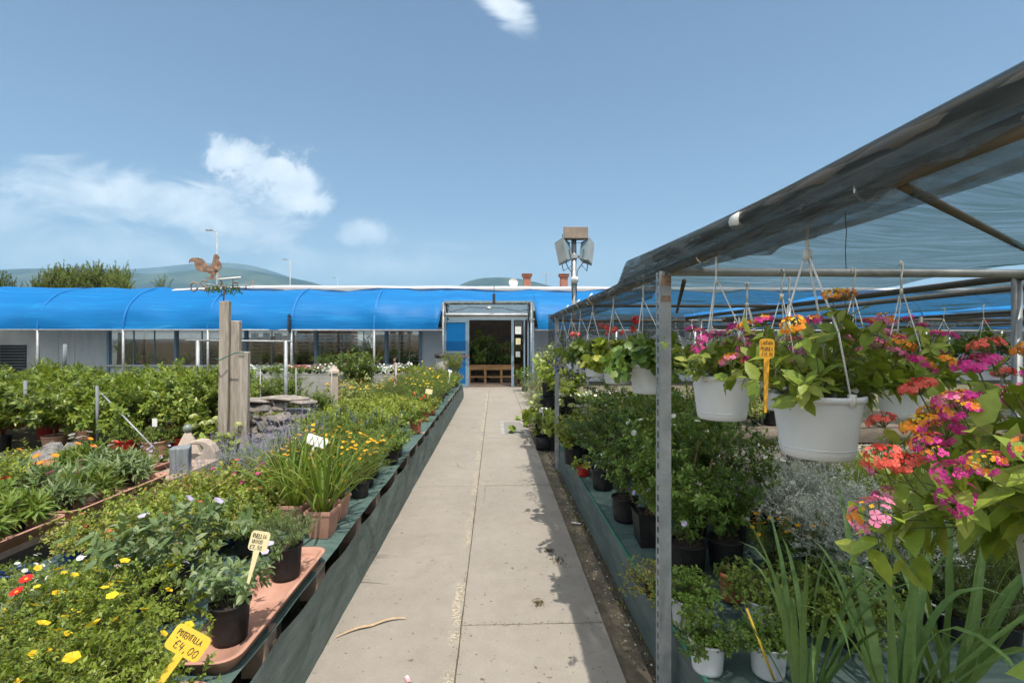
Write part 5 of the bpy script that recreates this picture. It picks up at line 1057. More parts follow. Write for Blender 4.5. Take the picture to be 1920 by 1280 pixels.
# ------------------------------------------------------------------ right: shade structure
EX, EZ = .83, 2.04
sh = thing('shade_house', 'pipe framed shade house roofed with dark green net over the flower benches', 'shade structure', (0,0,0))
def sp(name, fm, m, smooth=True, parent=None): return part(name, fm, M[m], parent or sh, smooth)
def net(name, x0, x1, y0, y1, z, sag, seed, nx=40, ny=90, edge=0):
    XX, YY = np.meshgrid(np.linspace(x0,x1,nx), np.linspace(y0,y1,ny), indexing='ij')
    u = (XX-x0)/(x1-x0); v = ((YY-y0) % 2.05)/2.05
    ZZ = z+.03-sag*np.sin(u*PI)*(.35+.65*np.sin(v*PI))+smooth_noise((nx,ny), 10, seed)*.009
    f = FM(); f.grid(XX, YY, ZZ); return sp(name, f, 'net')
net('net_panel', EX, 2.80, .60, 7.05, 2.07, .05, 1); net('net_panel', 3.35, 6.0, -1.0, 7.0, 2.09, .06, 2); net('net_panel', 6.6, 9.6, 0, 7.0, 2.09, .06, 3)
net('net_panel', 1.9, 5.4, 7.6, 12.6, 2.06, .06, 4, 40, 50); net('net_panel', 5.9, 9.8, 7.6, 12.6, 2.08, .06, 5, 40, 50); net('net_panel', 10.2, 15, 3, 12.6, 2.1, .06, 6, 40, 60)
# eave: two pipes with the net hem folded over them
f = FM(); f.tube([(EX,-1.6,EZ),(EX,7.05,EZ)], .020, 10); sp('eave_pipe', f, 'darkpipe')
f = FM(); f.tube([(EX-.01,-1.6,2.098),(EX-.01,1.6,2.104),(EX-.005,2.45,2.125)], .022, 10); sp('eave_pipe', f, 'darkpipe')
ys = np.linspace(.45, 7.05, 150); s = np.linspace(0,1,14); YY, SS = np.meshgrid(ys, s, indexing='ij')
top = np.where(YY < 2.95, 2.124+.062*np.clip((YY-1.3)/1.6,0,1)**1.3, np.maximum(2.075, 2.186-(YY-2.95)*.6)); low = 2.022-.06*np.clip((1.9-YY)/.4,0,1)*np.clip((YY-.95)/.3,0,1)+wavy(YY, 4, .010, 5)+wavy(YY, 14, .006, 31)
f = FM(); f.grid(EX-.028-.006*np.sin(SS*PI)*(1+.8*wavy(YY,8,1,3.3))+.010*np.sin(YY*23+SS*6+2*np.sin(YY*5))*np.sin(SS*2.2)*.7+.006*np.sin(YY*61+SS*3)*SS, YY, top+(low-top)*SS); sp('net_hem', f, 'nethem')
f = FM(); f.grid(EX-.02+.22*SS, YY, top+.006-.10*SS); sp('net_fold', f, 'nethem')
f = FM(); XX, SS2 = np.meshgrid(np.linspace(EX-.05, 2.8, 60), s, indexing='ij'); f.grid(XX, 7.07+wavy(XX, 3, .02, 6)*SS2, 2.1-.30*SS2*(1+.25*wavy(XX,9,1,3))); sp('net_hem', f, 'nethem')
f = FM(); f.tube([(EX-.012,1.56,2.103),(EX-.012,1.61,2.103)], .029, 12); sp('white_clip', f, 'whitepaint')
for y in (4.0,4.6,5.3): f = FM(); f.tube([(EX-.02,y,2.10),(EX-.055,y+.01,2.06),(EX-.02,y+.01,2.01)], .008, 6); sp('white_clip', f, 'whitepaint')
def crossp(x0, x1, y, z=EZ, r=.019, m='darkpipe', y1=None, z1=None):
    f = FM(); f.tube([(x0,y,z),(x1,y if y1 is None else y1,z if z1 is None else z1)], r, 8); sp('roof_pipe', f, m)
crossp(EX, 6.0, 2.37, 2.045, .021, 'galv'); crossp(EX, 6.0, 6.95, 2.0); q1, q2 = np.array(at(1690,347,1.083)), np.array(at(1920,465,1.814)); q3 = q1+(q2-q1)*1.72; f = FM(); f.tube([tuple(q1), tuple(q3)], .011, 8); sp('roof_pipe', f, 'darkpipe'); crossp(EX, 2.8, 4.7, 2.05, .016); crossp(EX+.2, 1.75, 2.6, 2.03, .012, y1=4.6, z1=1.98)
for x in (2.8, 3.35, 6.0, 6.6, 9.6): f = FM(); f.tube([(x,-1,2.05),(x,7.0,2.04)], .022, 8); sp('roof_pipe', f, 'darkpipe')
for x in (1.9, 5.4, 5.9, 9.8): f = FM(); f.tube([(x,7.6,2.04),(x,12.6,2.04)], .022, 8); sp('roof_pipe', f, 'darkpipe')
for y in (7.6,10.1,12.6): crossp(1.9, 15, y, 2.03)
crossp(6.6, 15, 2.4, 2.05); crossp(6.6, 15, 4.8, 2.05); crossp(3.3, 9.6, 6.9, 2.02)
f = FM(); XX, SS2 = np.meshgrid(np.linspace(1.9, 13, 120), s, indexing='ij'); f.grid(XX, 7.58+wavy(XX, 3, .02, 6)*SS2, 2.1-.13*SS2*(1+.5*wavy(XX,9,1,3))); sp('net_hem', f, 'nethem')
def slotted_post(label, x, y, z1, w=.046, rz=0, z0=GZ):
    f = FM(); h = z1-z0; t_ = .0035
    f.box((0,-w/2,h/2), (w,t_,h)); f.box((w/2,0,h/2), (t_,w,h)); part_ = f
    # perforated flange: bars between punched slots
    n = int(h/.05); g_ = FM(); e = w*.26
    g_.box((-w/2,-w/2+e/2,h/2), (t_,e,h)); g_.box((-w/2,w/2-e/2,h/2), (t_,e,h))
    for k in range(n): g_.box((-w/2,0,k*h/n+.009), (t_,w-2*e,.018))
    p_ = part('slotted_post', f, M['galv'], sh); p_.location = (x,y,z0); p_.rotation_euler = (0,0,rz)
    o = part('punched_flange', g_, M['galv'], p_)
    return p_
slotted_post('', 0.800, 2.27, 2.03, .052)
slotted_post('', .835, 6.5, 2.03, .046)
for x, y in ((2.8,2.5),(2.8,6.5),(2.62,2.42+.1),(3.35,6.5),(5.9,6.5),(6.0,3.2),(9.6,6.5),(1.95,10.1),(5.4,7.6),(5.9,10.1),(9.8,7.6),(9.8,10.1),(1.95,12.6),(5.4,12.6),(12.5,7.6),(6.6,5.0),(2.85,4.6)):
    if (x,y) == (2.62,2.52): continue
    f = FM(); f.tube([(x,y,GZ),(x,y,2.04)], .022, 8); sp('roof_post', f, 'galv')
f = FM(); f.box((.80,2.27,1.05), (.056,.056,.06)); sp('tape_band', f, 'galv', False)
for z_, h_ in ((1.985,.05),(1.90,.03)): f = FM(); f.box((.80+.001,2.2425,z_), (.046,.002,h_)); sp('rust_patch', f, 'rust', False)
f = FM(); f.tube([(EX+.06,1.20,2.03),(EX+.064,1.20,1.98),(EX+.061,1.2,1.93),(EX+.063,1.2,1.885)], .0012, 4); sp('loose_thread', f, 'black')
for y_ in (1.05,1.9,2.6,3.4,4.2,5.0,5.8,6.5): f = FM(); a_ = np.linspace(0, 2*PI, 14); f.tube(np.stack([EX+.026*np.cos(a_), y_+.004*np.sin(a_*.5), EZ+.026*np.sin(a_)], -1), .0035, 5, 0, False); sp('tie_wire', f, 'rope')
# ------------------------------------------------------------------ right low bench
B3 = thing('plant_bench', 'knee high bench of teal ground cloth under the shade net', 'bench', (0,0,0))
Y0, Y1 = .7, 6.72; ys = np.linspace(Y0, Y1, 120)
XX, YY = np.meshgrid(np.linspace(.885, 2.55, 20), ys, indexing='ij')
f = FM(); f.grid(XX, YY, .282+wavy(YY, 11, .004, 4)+wavy(XX+YY*.5, 12, .004, 7)); part('bench_cloth', f, M['greencloth'], B3, True)
s = np.linspace(0,1,12); SS, YY = np.meshgrid(s, ys, indexing='ij'); f = FM(); f.grid(.862+.02*(1-SS)+wavy(YY,7,.006,2.4)*np.sin(SS*PI)-.03*np.clip((YY-6.3)/.4,0,1), YY, .29-(.29-GZ-.008)*SS+.05*np.clip((YY-6.45)/.27,0,1)*(1-SS)); part('skirt', f, M['skirtcloth'], B3, True)
f = FM(); f.tube([(.88,Y0,.285),(.88,Y1,.285)], .012, 6); part('skirt_hem', f, M['greenpot'], B3, True)
f = FM(); f.box((1.75,3.7,.13), (1.6,5.9,.26)); part('base', f, M['blockwood'], B3)
RZ = .288; GR = 'potted plants on the shaded bench'
def Rp(name, label, cat, px, py, k, pot, s=1, ps=1, z=RZ, grp=GR, **kw):
    x, y = atz(px, py, z); return plant(name, label, cat, grp, x, y, z, k, pot, s, ps, **kw)
Rp('pittosporum', 'round glossy pittosporum in the front white pot beside the slotted post', 'potted shrub', 1326, 1254, 'pittosporum', 'white', .66, .98)
Rp('pittosporum', 'larger glossy pittosporum in a white pot half hidden by the slotted post', 'potted shrub', 1288, 1172, 'pittosporum', 'white', .80, 1.05)
Rp('pittosporum', 'glossy pittosporum in a cracked white pot beside the lemongrass stems', 'potted shrub', 1440, 1262, 'pittosporum', 'white', .66, 1.0)
Rp('pittosporum', 'glossy shrub behind the lemongrass stems and cracked white pot', 'potted shrub', 1425, 1172, 'pittosporum_big', 'white', .6, 1.0)
Rp('small_succulent', 'tiny red flowered plant just to the path side of the slotted post', 'potted plant', 1222, 1118, 'red_small', 'tiny', 1.0, 1.0)
Rp('succulent', 'small leafy plant in a tall terracotta pot behind the white pots', 'potted plant', 1372, 1124, 'seed_green', 'terra_tall', 1.1, 1.05)
Rp('rose', 'climbing white rose in a square black pot by the slotted post', 'potted rose', 1218, 1018, 'rose', 'square', .95, 1.0)
Rp('rose', 'dark leaved bush in a round black pot, path side middle', 'potted rose', 1172, 974, 'rose', 'black_big', .72, .72)
Rp('standard_rose', 'slender rose tied to a cane with a white tag in its black pot', 'potted rose', 1130, 915, 'standard_rose', 'black_big', .85, .75)
Rp('lime_plant', 'yellow green plant in a small red pot by the skirt corner', 'potted plant', 1094, 891, 'seed_lime', 'red', 1.5, 1.15)
for i, (px, py, k, s, d) in enumerate(((1300,1000,'rose',1.05,'white flowered rose right behind the slotted post'),(1372,1010,'rose',.82,'white flowered rose in front of the brown cloth bench'),(1290,1075,'pink_rose',.8,'violet flowered bush low behind the slotted post'),(1360,1066,'pink_rose',.66,'violet flowered bush behind the terracotta pot'),(1250,930,'rose',1.0,'rose with canes behind the square black pot'),(1330,930,'rose',1.05,'dense rose between the canes and the hanging pots'),(1200,900,'rose',1.0,'bushy rose behind the round black pot'),(1265,868,'pink_rose',1.15,'dense bush under the smaller lantana basket'),(1160,868,'standard_rose',.95,'thin rose on a cane behind the tagged one'),(1330,870,'rose',.9,'rear rose before the gravel strip'))):
    Rp('rose', d, 'potted rose', px, py, k, 'black_big', s, .75)
for i, (px, py) in enumerate(((1075,868),(1120,862),(1165,850),(1098,848),(1205,846))): Rp('lime_shrub', f'yellow green leafy shrub at the far end of the shaded bench, {ORD[i]} of five', 'potted shrub', px, py, 'lime_bush', 'black_big', 1.1, .8)
for i, (px, py, d) in enumerate(((1480,1015,'largest silver helichrysum behind the big white basket'),(1575,1035,'silver helichrysum beneath the big white basket'),(1425,975,'silver helichrysum closest to the white roses'),(1640,1120,'silver helichrysum behind the tall lemongrass'))): Rp('helichrysum', d, 'silver shrub', px, py, 'helichrysum', 'black_big', 1.4, .75)
for i, (px, py) in enumerate(((1690,985),(1660,960),(1750,1010),(1640,1000))): Rp('asparagus_fern', f'feathery green fern under the lantana, {ORD[i]} of four', 'fern', px, py, 'feathery', 'black_big', 1.15, .8)
for i, (px, py) in enumerate(((1455,1080),(1530,1090))): Rp('tagetes', f'small orange flowered plant behind the lemongrass, {"nearer the white pots" if i == 0 else "nearer the silver bushes"}', 'potted flower', px, py, 'coreopsis', 'black', .9, .9)
for i, (px, py) in enumerate(((1520,1180),(1600,1210))): Rp('pittosporum', f'leafy filler shrub {"between the two lemongrass clumps" if i == 0 else "right behind the second lemongrass"}', 'potted shrub', px, py, 'pittosporum_big', 'black', .85, .9)
for i, (px, py) in enumerate(((1790,1190),(1880,1210),(1720,1160),(1830,1130),(1900,1120))): Rp('rosemary', f'dark trailing rosemary in the shaded corner, {ORD[i]} of five', 'potted herb', px, py, 'rosemary_dark', 'black', 1.15, .9)
for i, (x, y, s, d) in enumerate(((1.12,1.70,.80,'lemongrass clump with stems beside the cracked white pot'),(1.30,1.52,.92,'broad bladed lemongrass in the middle of the corner'),(1.58,1.62,.95,'lemongrass arching towards the picture edge'))): plant('lemongrass', d, 'tall grass', GR, x, y, RZ-.0, 'lemongrass', 'white' if i == 0 else 'black_tall', s, .95)
rod('yellow cane leaning by the lemongrass stems', (*atz(1452,1275,.34),.34), at(1400,1140,1.95), .005, 'card_y', 'cane')
for i, (a_, b_) in enumerate((((1285,960,3.3),(1312,815,3.3)),((1315,955,3.2),(1335,860,3.2)),((1350,950,3.3),(1356,850,3.3)),((1225,870,4.1),(1238,745,4.0)),((1162,850,4.6),(1163,760,4.6)))): rod(f'brown bamboo cane among the roses, {ORD[i]} of five', at(*a_), at(*b_), .006, 'bamboo', 'cane')
_t = atz(1137,895,.55); sign('blank white plant tag in the black pot of the tied rose', (at(1136,905,4.55)[0], 4.5, .46), 'card_w', .06, .12, .08, [], (-.1,.1,.2))
# ------------------------------------------------------------------ hanging baskets
HB_POT = potmesh(.112, .084, .165, 'whitepot', rim=.016, n=36); HB_SOIL = soilmesh(.098, .14)
def ringmesh():
    f = FM(); f.lathe([(.0865,.026),(.0898,.027),(.0898,.030),(.0872,.031)], 36); return f.mesh('base_ring', [M['whitepot']], True)
HB_RING = ringmesh()
HEADS = [umbel(500+i, .024, n=n_) for i, n_ in enumerate((40,34,26))]
HMAT = {'mix': ('magenta','orange','gold'), 'pinkmix': ('pink','magenta','orange'), 'orange': ('orange','gold','yellow'), 'coral': ('coral','coral','red'), 'magenta': ('magenta','magenta','darkred'), 'warm': ('pink','orange','gold')}
HMESH = {(k, i): HEADS[i].mesh('flower_head', [M[a], M[b], M[c], M['stem']], True) for k, (a, b, c) in HMAT.items() for i in range(3)}
def lant_shrub(i, L, stems, ll, spread=1.15, per=11):
    return shrub(520+i, stems, L, spread, .05, ('ov', ll, ll*.56), per, .15, 1.05, .35, 1, .55, opp=True, sr=.0022, ldroop=.25)
LANT = []
for i, (L, st, ll, spd) in enumerate(((.17,18,.052,1.2),(.19,20,.054,1.0),(.22,22,.058,1.0),(.27,60,.062,1.6))):
    fm, tips = lant_shrub(i, L, st, ll, spd); LANT.append((fm.mesh('foliage', [M['bright'], M['stem']], True), tips))
def basket(label, x, y, zr, what, hook=EZ, s=1.0, fs=1.0, heads=0, hm=('mix',), group='white hanging baskets under the eave', rz=None, seed=0, hx=None):
    """white hanging basket: hook over the pipe, three wires to the rim, rim at height zr"""
    rz = RN.uniform(0,2) if rz is None else rz
    t = thing('hanging_basket', label, 'hanging basket', (x,y,zr-.165*s), rz, group)
    p = link('pot', HB_POT, t); p.scale = (s,)*3; link('soil', HB_SOIL, p); link('base_ring', HB_RING, p)
    H = hook-(zr-.165*s); inv = Matrix.Rotation(-rz, 3, 'Z'); off = inv @ Vector(((EX if hx is None else hx)-x, 0, 0)); ox, oy = off.x, off.y
    f = FM(); f.tube([(ox,oy,H-.115),(ox,oy,H-.04),(ox+.02,oy,H+.0),(ox+.012,oy,H+.026),(ox-.012,oy,H+.028),(ox-.022,oy,H+.008)], .0042, 6); f.box((ox,oy,H-.11), (.022,.008,.03)); part('hook', f, M['rope'], t, True)
    for k in range(3):
        a = k*2*PI/3+.5; r = .105*s; f = FM(); f.tube([(ox+.008*math.cos(a),oy+.008*math.sin(a),H-.12),(r*.72*math.cos(a)+ox*.3,r*.72*math.sin(a)+oy*.3,(H-.12)*.45+.165*s*.55),(r*math.cos(a),r*math.sin(a),.15*s)], .0028, 5); f.box((r*math.cos(a),r*math.sin(a),.158*s), (.014,.014,.03)); part('hanger_wire', f, M['rope'], t, True)
    if what.startswith('lant'):
        me, tips = LANT[int(what[4:])]; o = link('foliage', me, t); o.location = (0,0,.135*s); o.scale = (fs,)*3
        rg = np.random.default_rng(seed+3); tp = sorted(tips, key=lambda q: -q[0][2]); tp = tp[:int(len(tp)*.8)]; idx = rg.permutation(len(tp))[:heads]
        for q in idx:
            pt, d = tp[q]; o = link('flower_head', HMESH[(hm[rg.integers(len(hm))], int(rg.integers(3)))], t); d = unit(d*.6+np.array([0,0,.7])); pos = pt*fs+d*.03
            o.location = (pos[0], pos[1], pos[2]+.135*s); o.rotation_euler = Vector(d).to_track_quat('Z','Y').to_euler(); o.scale = (rg.uniform(.7,1.25),)*3
    else:
        vs = K[what]; i = CNT.get(what, 0); CNT[what] = i+1; v = vs[i % len(vs)]; o = link('foliage', v['fol'], t); o.location = (0,0,.13*s); o.scale = (fs,)*3
        for pn, me in v['parts']: o = link(pn, me, t); o.location = (0,0,.13*s); o.scale = (fs,)*3
    return t
def bx(px, X): d = ray(px, 640); return X/d[0]*d[1]
GHB = 'white hanging baskets under the eave'
y1_ = bx(1531, .855); basket('largest white hanging basket in view, lantana with the orange sign', .855, y1_, 1.562, 'lant2', heads=19, hm=('mix','orange','warm','pinkmix'), fs=1.0, rz=.2, seed=1)
y2_ = bx(1353, .85); basket('second white hanging basket of magenta lantana, just beyond the largest', .85, y2_, 1.575, 'lant1', heads=15, hm=('magenta','pinkmix','mix'), fs=.9, rz=1.1, seed=8)
y3_ = bx(1216, .86); basket('white hanging basket of dark ivy geranium just past the slotted post', .86, y3_, 1.575, 'ivy_geranium', fs=.95)
y4_ = bx(1158, .86); basket('white hanging basket of lime geranium beyond the ivy one', .86, y4_, 1.57, 'lime_geranium', fs=.95)
y5_ = bx(1118, .86); basket('white hanging basket of coral geranium trailing over its rim', .86, y5_, 1.565, 'coral_geranium', fs=1.0)
y6_ = bx(1094, .86); basket('hanging basket of blue lobelia near the far eave end', .86, y6_, 1.56, 'lobelia', fs=1.0)
basket('hanging basket of dark trailing foliage beyond the lobelia', .86, y6_+.55, 1.56, 'lobelia', fs=1.05)
basket('last hanging basket under the eave, behind the hydrangea', .86, y6_+1.2, 1.56, 'trailing_green', fs=.95)
basket('nearest white hanging basket of sprawling lantana, cut by the picture edge', .93, .70, 1.425, 'lant3', heads=110, hm=('mix','magenta','pinkmix','coral','warm','orange'), fs=1.0, seed=5, rz=.4)
for i in range(6):
    y = 4.15+.42*i; w = ('lobelia','ivy_geranium','begonia','begonia','trailing_green','begonia')[i]; basket(f'rear white basket of {dict(lobelia="blue lobelia",ivy_geranium="ivy leaves",begonia="dark begonia",trailing_green="trailing pink flowers")[w]}, {ORD[i]} in the far row from the picture edge', 4.78, y, 1.64, w, hx=4.78, hook=2.03, s=1.0, fs=.85, group='rear row of white hanging baskets')
for i in range(7):
    y = 5.6+.62*i; basket(f'small white euphorbia basket, {ORD[i]} in the inner row counted from the front', 2.82+.02*i, y, 1.60, 'euphorbia', hx=2.82, hook=2.03, fs=.7, s=.75, group='inner row of white flowered baskets')
for i in range(5):
    y = 2.35+.55*i; basket(f'magenta lantana basket hung inside the roof, {ORD[i]} from the front', 1.42+.12*i, y, 1.50+.02*i, 'lant1', heads=9, hm=('magenta','pinkmix','coral'), hx=1.42+.12*i, hook=2.03, fs=.85, s=.85, group='inner lantana baskets', seed=20+i) if i in (0,1) else None
for px, Y, lab, hd in ((1600,2.3,'lantana basket directly behind the largest basket',('magenta','pinkmix','mix')),(1400,2.9,'magenta lantana basket behind the second basket',('magenta','pinkmix')),(1480,2.6,'lantana basket seen between the two front lantana baskets',('coral','pinkmix','magenta')),(1690,2.1,'lantana basket behind the tall corner lantana',('mix','magenta'))):
    a_ = at(px, 690, Y); basket(lab, a_[0], Y, 1.50, 'lant2', heads=18, hm=hd, hx=a_[0], hook=2.03, fs=1.15, s=.85, group='inner lantana baskets', seed=px)
# orange sign stuck in the largest basket
a_ = at(1435, 653, 1.13); t = sign('orange card sign reading LANTANA PENDULA 10,00 stuck in the largest basket', (a_[0], 1.13, 1.53), 'card_o', .034, .047, a_[2]-1.53-.024, [('LANTANA', -.42, .70, .19, .092), ('PENDULA', -.42, .41, .19, .092), ('€10,00', -.36, .12, .19, .10)], (-.02,.03,-.12), sw=.008, inkr=.00045)
# ------------------------------------------------------------------ beyond the shaded bench
t = thing('cloth_bench', 'low bench wrapped in sagging brown weed cloth beyond the gravel', 'bench', (4.9,9.0,0)); f = FM(); f.box((0,0,.12), (4.1,2.2,.24)); part('base', f, M['blockwood'], t)
xs = np.linspace(-2.1,2.1,80); XX, SS = np.meshgrid(xs, np.linspace(0,1,10), indexing='ij'); f = FM(); f.grid(XX, -1.13-.05*np.sin(SS*PI)*(1+.6*wavy(XX,2,1,2.5)), .265-.27*SS+.02*wavy(XX,5,1,3)*SS); part('cloth_skirt', f, M['browncloth'], t, True)
f = FM(); XX, YY = np.meshgrid(xs, np.linspace(-1.14,1.1,20), indexing='ij'); f.grid(XX, YY, .268+wavy(XX,3,.006,5)); part('cloth_top', f, M['browncloth'], t, True)
GF = 'pots on the brown cloth bench'
for i, (x, y, k, pot, s, d) in enumerate(((3.05,8.05,'spider_plant','tinyterra',1.0,'striped spider plant in pale terracotta, nearest the slotted post'),(3.25,8.12,'spider_plant','tinyterra',1.05,'striped spider plant in pale terracotta, second along the edge'),(3.42,8.0,'spider_plant','tinyterra',1.0,'striped spider plant in pale terracotta, third along the edge'),(3.62,8.05,'seed_green','yellow',1.2,'small plant in bright yellow pot under the second basket'),(4.08,8.1,'seed_green','yellow',1.2,'small plant in bright yellow pot farther from the post'),(4.45,8.1,'variegated_bush','black',.9,'cream flowered plant beside the yellow pot'),(4.75,8.15,'rose',None or 'black_big',.8,'dark green bush on the brown cloth'),(5.2,8.2,'citrus','black_big',.7,'glossy bush on the brown cloth behind the big basket'),(5.7,8.3,'yellow_daisy','black',1.2,'yellow flowered plant on the brown cloth'),(3.4,8.7,'variegated_bush','black',1.0,'striped bush behind the spider plants'),(4.1,8.9,'rose','black_big',.8,'white flowered rose on the brown cloth'),(4.8,9.0,'coral_geranium','black',1.1,'coral geranium on the brown cloth'),(5.5,9.1,'lime_bush','black',1.2,'lime bush on the brown cloth'))):
    plant('potted_plant', d, 'potted plant', GF, x, y, .272, k, pot, s, 1.0)
t = thing('seedling_table', 'grey topped table of seedlings behind the lime shrubs', 'table', (2.1,8.3,0)); f = FM(); f.box((0,0,.60), (1.9,1.1,.04)); part('table_top', f, M['greycloth'], t)
for x in (-.85,.85):
    for y in (-.45,.45): f = FM(); f.box((x,y,.285), (.06,.06,.59)); part('leg', f, M['galv'], t)
for r in range(3):
    for i in range(9):
        k = ('seed_green','seed_white','seed_green','seed_lime','seed_white','seed_green')[(i+r) % 6]
        plant('seedling', f'{nm[k]} seedling in the {("front","middle","back")[r]} row of the table behind the lime shrubs, number {i+1}', 'seedling', 'seedlings behind the lime shrubs', 1.28+.2*i+RN.uniform(-.03,.03), 7.9+.35*r+RN.uniform(-.03,.03), .622, k, ('tiny','tiny','smallwhite')[(i*2+r) % 3], 1.7, 1.3 if (i*2+r) % 3 < 2 else .75)
# plants at the far right edge of the path
GP = 'plants along the far edge of the path'
for i, (px, py, k, pot, s, d) in enumerate(((1040,840,'hydrangea','black_big',1.0,'leafy hydrangea in black pot beside the hose'),(1008,815,'heuchera','black',1.7,'broad leaved green plant over the path edge'),(1022,800,'heuchera','black',1.6,'bronze leaved plant by the white tag'),(1030,784,'lime_bush','black',1.1,'yellow leaved shrub behind the bronze plant'),(1015,774,'grey_bush','black',.8,'grey green shrub beside the drain cover'),(1000,758,'grey_bush','black',.9,'grey leaved shrub half way to the door'),(1022,757,'variegated_bush','black_big',1.2,'variegated bush behind the far post'),(1012,745,'grey_bush','black_big',1.05,'lavender grey shrub near the porch'),(1040,748,'variegated_bush','black_big',1.3,'pale speckled bush behind the hydrangea'),(984,733,'rose','black_big',.8,'dark bush beside the porch side window'),(1030,738,'grey_bush','black_big',1.2,'large grey shrub nearest the porch'))):
    x, y = atz(px, py, 0); plant('shrub', d, 'shrub', GP, x, y, GZ if x > .7 else 0.0, k, pot, s*1.1, .8)
x, y = atz(1050,832,0); plant('hydrangea', 'tall hydrangea with pale green flower balls under the eave end', 'hydrangea', GP, x+.08, y-.2, .55, 'hydrangea', 'black_big', 1.15, .9, var=0)
plant('hydrangea', 'hydrangea with yellow green flower balls leaning over the path', 'hydrangea', GP, x-.14, y+.35, .75, 'hydrangea', 'black_big', 1.0, .9, var=1)
t = thing('pot_stand', 'dark crate stand lifting the two tall hydrangeas', 'stand', (x,y+.05,GZ)); f = FM(); f.box((.08,-.25,.285), (.36,.4,.58)); f.box((-.14,.30,.385), (.36,.4,.78)); part('crate', f, M['blackpot'], t, bevel=.01)
x, y = atz(1012,840,0); t = thing('hose_reel', 'coiled dark hose reel on a black pot beside the path', 'hose reel', (x+.06,y,GZ)); f = FM(); f.lathe([(0,0),(.11,0),(.14,.22),(.13,.22),(.12,.05)], 18); part('stand_pot', f, M['blackpot'], t, True)
f = FM()
for k in range(5): a = np.linspace(0,2*PI,25); f.tube(np.stack([.13*np.cos(a)*(1-.04*k), -.04+.018*k+0*a, .40+.13*np.sin(a)*(1-.04*k)], -1), .011, 6)
part('hose_coil', f, M['black'], t, True); f = FM(); f.lathe([(0,-.06),(.06,-.06),(.06,.06),(0,.06)], 14, 0); o = part('hub', f, M['greenpot'], t, True); o.location = (0,0,.40); o.rotation_euler = (PI/2,0,0)
sign('white card tag on a thin stake by the hose reel', (x+.03, y-.12, .25), 'card_w', .14, .085, .33, [], (-.2,.1,.2), sw=.012)
# ------------------------------------------------------------------ on the ground
t = thing('drain_cover', 'square concrete drain cover set in the far end of the path', 'drain cover', (.36,9.52,.0)); f = FM(); f.box((0,0,.004), (.36,1.35,.012)); part('lid', f, surf('dark_concrete', (.23,.215,.19), (.18,.17,.15), .9, 8, bmp=.4), t)
f = FM()
for sx in (-1,1): f.box((sx*.215,0,.003), (.07,1.49,.008))
for sy in (-1,1): f.box((0,sy*.71,.003), (.36,.07,.008))
part('frame', f, M['concrete2'], t)
a0, b0 = atz(630,1196), atz(758,1162); t = thing('dry_leaf', 'dry tan leaf blade lying across the concrete path', 'dry leaf', (a0[0],a0[1],.004)); f = FM(); n = 12; u = np.linspace(0,1,n); vx, vy = b0[0]-a0[0], b0[1]-a0[1]
px_ = vx*u+.012*np.sin(u*7); py_ = vy*u+.05*np.sin(u*PI)*.6+.01*np.sin(u*9); w = .008*np.sin(u*PI*.9+.2)+.002; zz = .004+.008*np.abs(np.sin(u*6)); V = np.vstack([np.stack([px_, py_-w, zz], -1), np.stack([px_, py_+w, zz+.003], -1)]); i = np.arange(n-1); f.add(V, [np.stack([i,i+1,i+1+n,i+n], -1)]); part('blade', f, surf('dry_straw', (.48,.34,.20), (.36,.24,.13), .7, 30), t)
a0 = atz(764,1274); t = thing('plant_label', 'fallen pink and white plant label lying on the path', 'label', (a0[0],a0[1],.006), .5); f = FM(); f.box((0,0,0), (.022,.05,.0015)); part('card', f, M['rose'], t); f = FM(); f.box((.004,.012,.0015), (.012,.02,.001)); part('white_print', f, M['card_w'], t)
a0 = atz(1080,984,-.03); t = thing('plant_label', 'fallen white and purple plant label on the soil strip', 'label', (a0[0],a0[1],-.01), 1.2); f = FM(); f.box((0,0,0), (.024,.09,.0015)); part('card', f, M['card_w'], t)
rg = np.random.default_rng(31); f = FM(); n = 2600
q = np.stack([rg.uniform(.67,.86,n), rg.uniform(.8,10.4,n), np.full(n, GZ+.004)], -1); d = unit(rg.normal(0,1,(n,3))*np.array([1,1,.25])); leaves(f, q, d, unit(rg.normal(0,.35,(n,3))+np.array([0,0,1.])), rg.uniform(.008,.028,n), rg.uniform(.006,.016,n), 'rh', 0)
struct('leaf_litter', f, leafmat('leaf_litter', (.05,.035,.02), (.16,.11,.05), (.34,.30,.24), trans=0), kind='stuff')
f = FM()
for k in range(420):
    c = (rg.uniform(.67,.86), rg.uniform(.8,8), GZ+.006); r_ = rg.uniform(.004,.014); f.add(np.array([(1,0,0),(-1,0,0),(0,1,0),(0,-1,0),(0,0,.7),(0,0,-.7)])*r_*rg.uniform(.7,1.3,(6,3))+np.array(c), [(0,2,4),(2,1,4),(1,3,4),(3,0,4)])
for k in range(2600):
    c = (rg.uniform(2.6,7.2), rg.uniform(6.9,7.85), GZ+.01); r_ = rg.uniform(.012,.03); f.add(np.array([(1,0,0),(-1,0,0),(0,1,0),(0,-1,0),(0,0,.7),(0,0,-.7)])*r_*rg.uniform(.7,1.3,(6,3))+np.array(c), [(0,2,4),(2,1,4),(1,3,4),(3,0,4)])
struct('gravel', f, leafmat('pale_gravel', (.30,.27,.23), (.48,.44,.38), (.62,.58,.52), trans=0), kind='stuff')
f = FM()
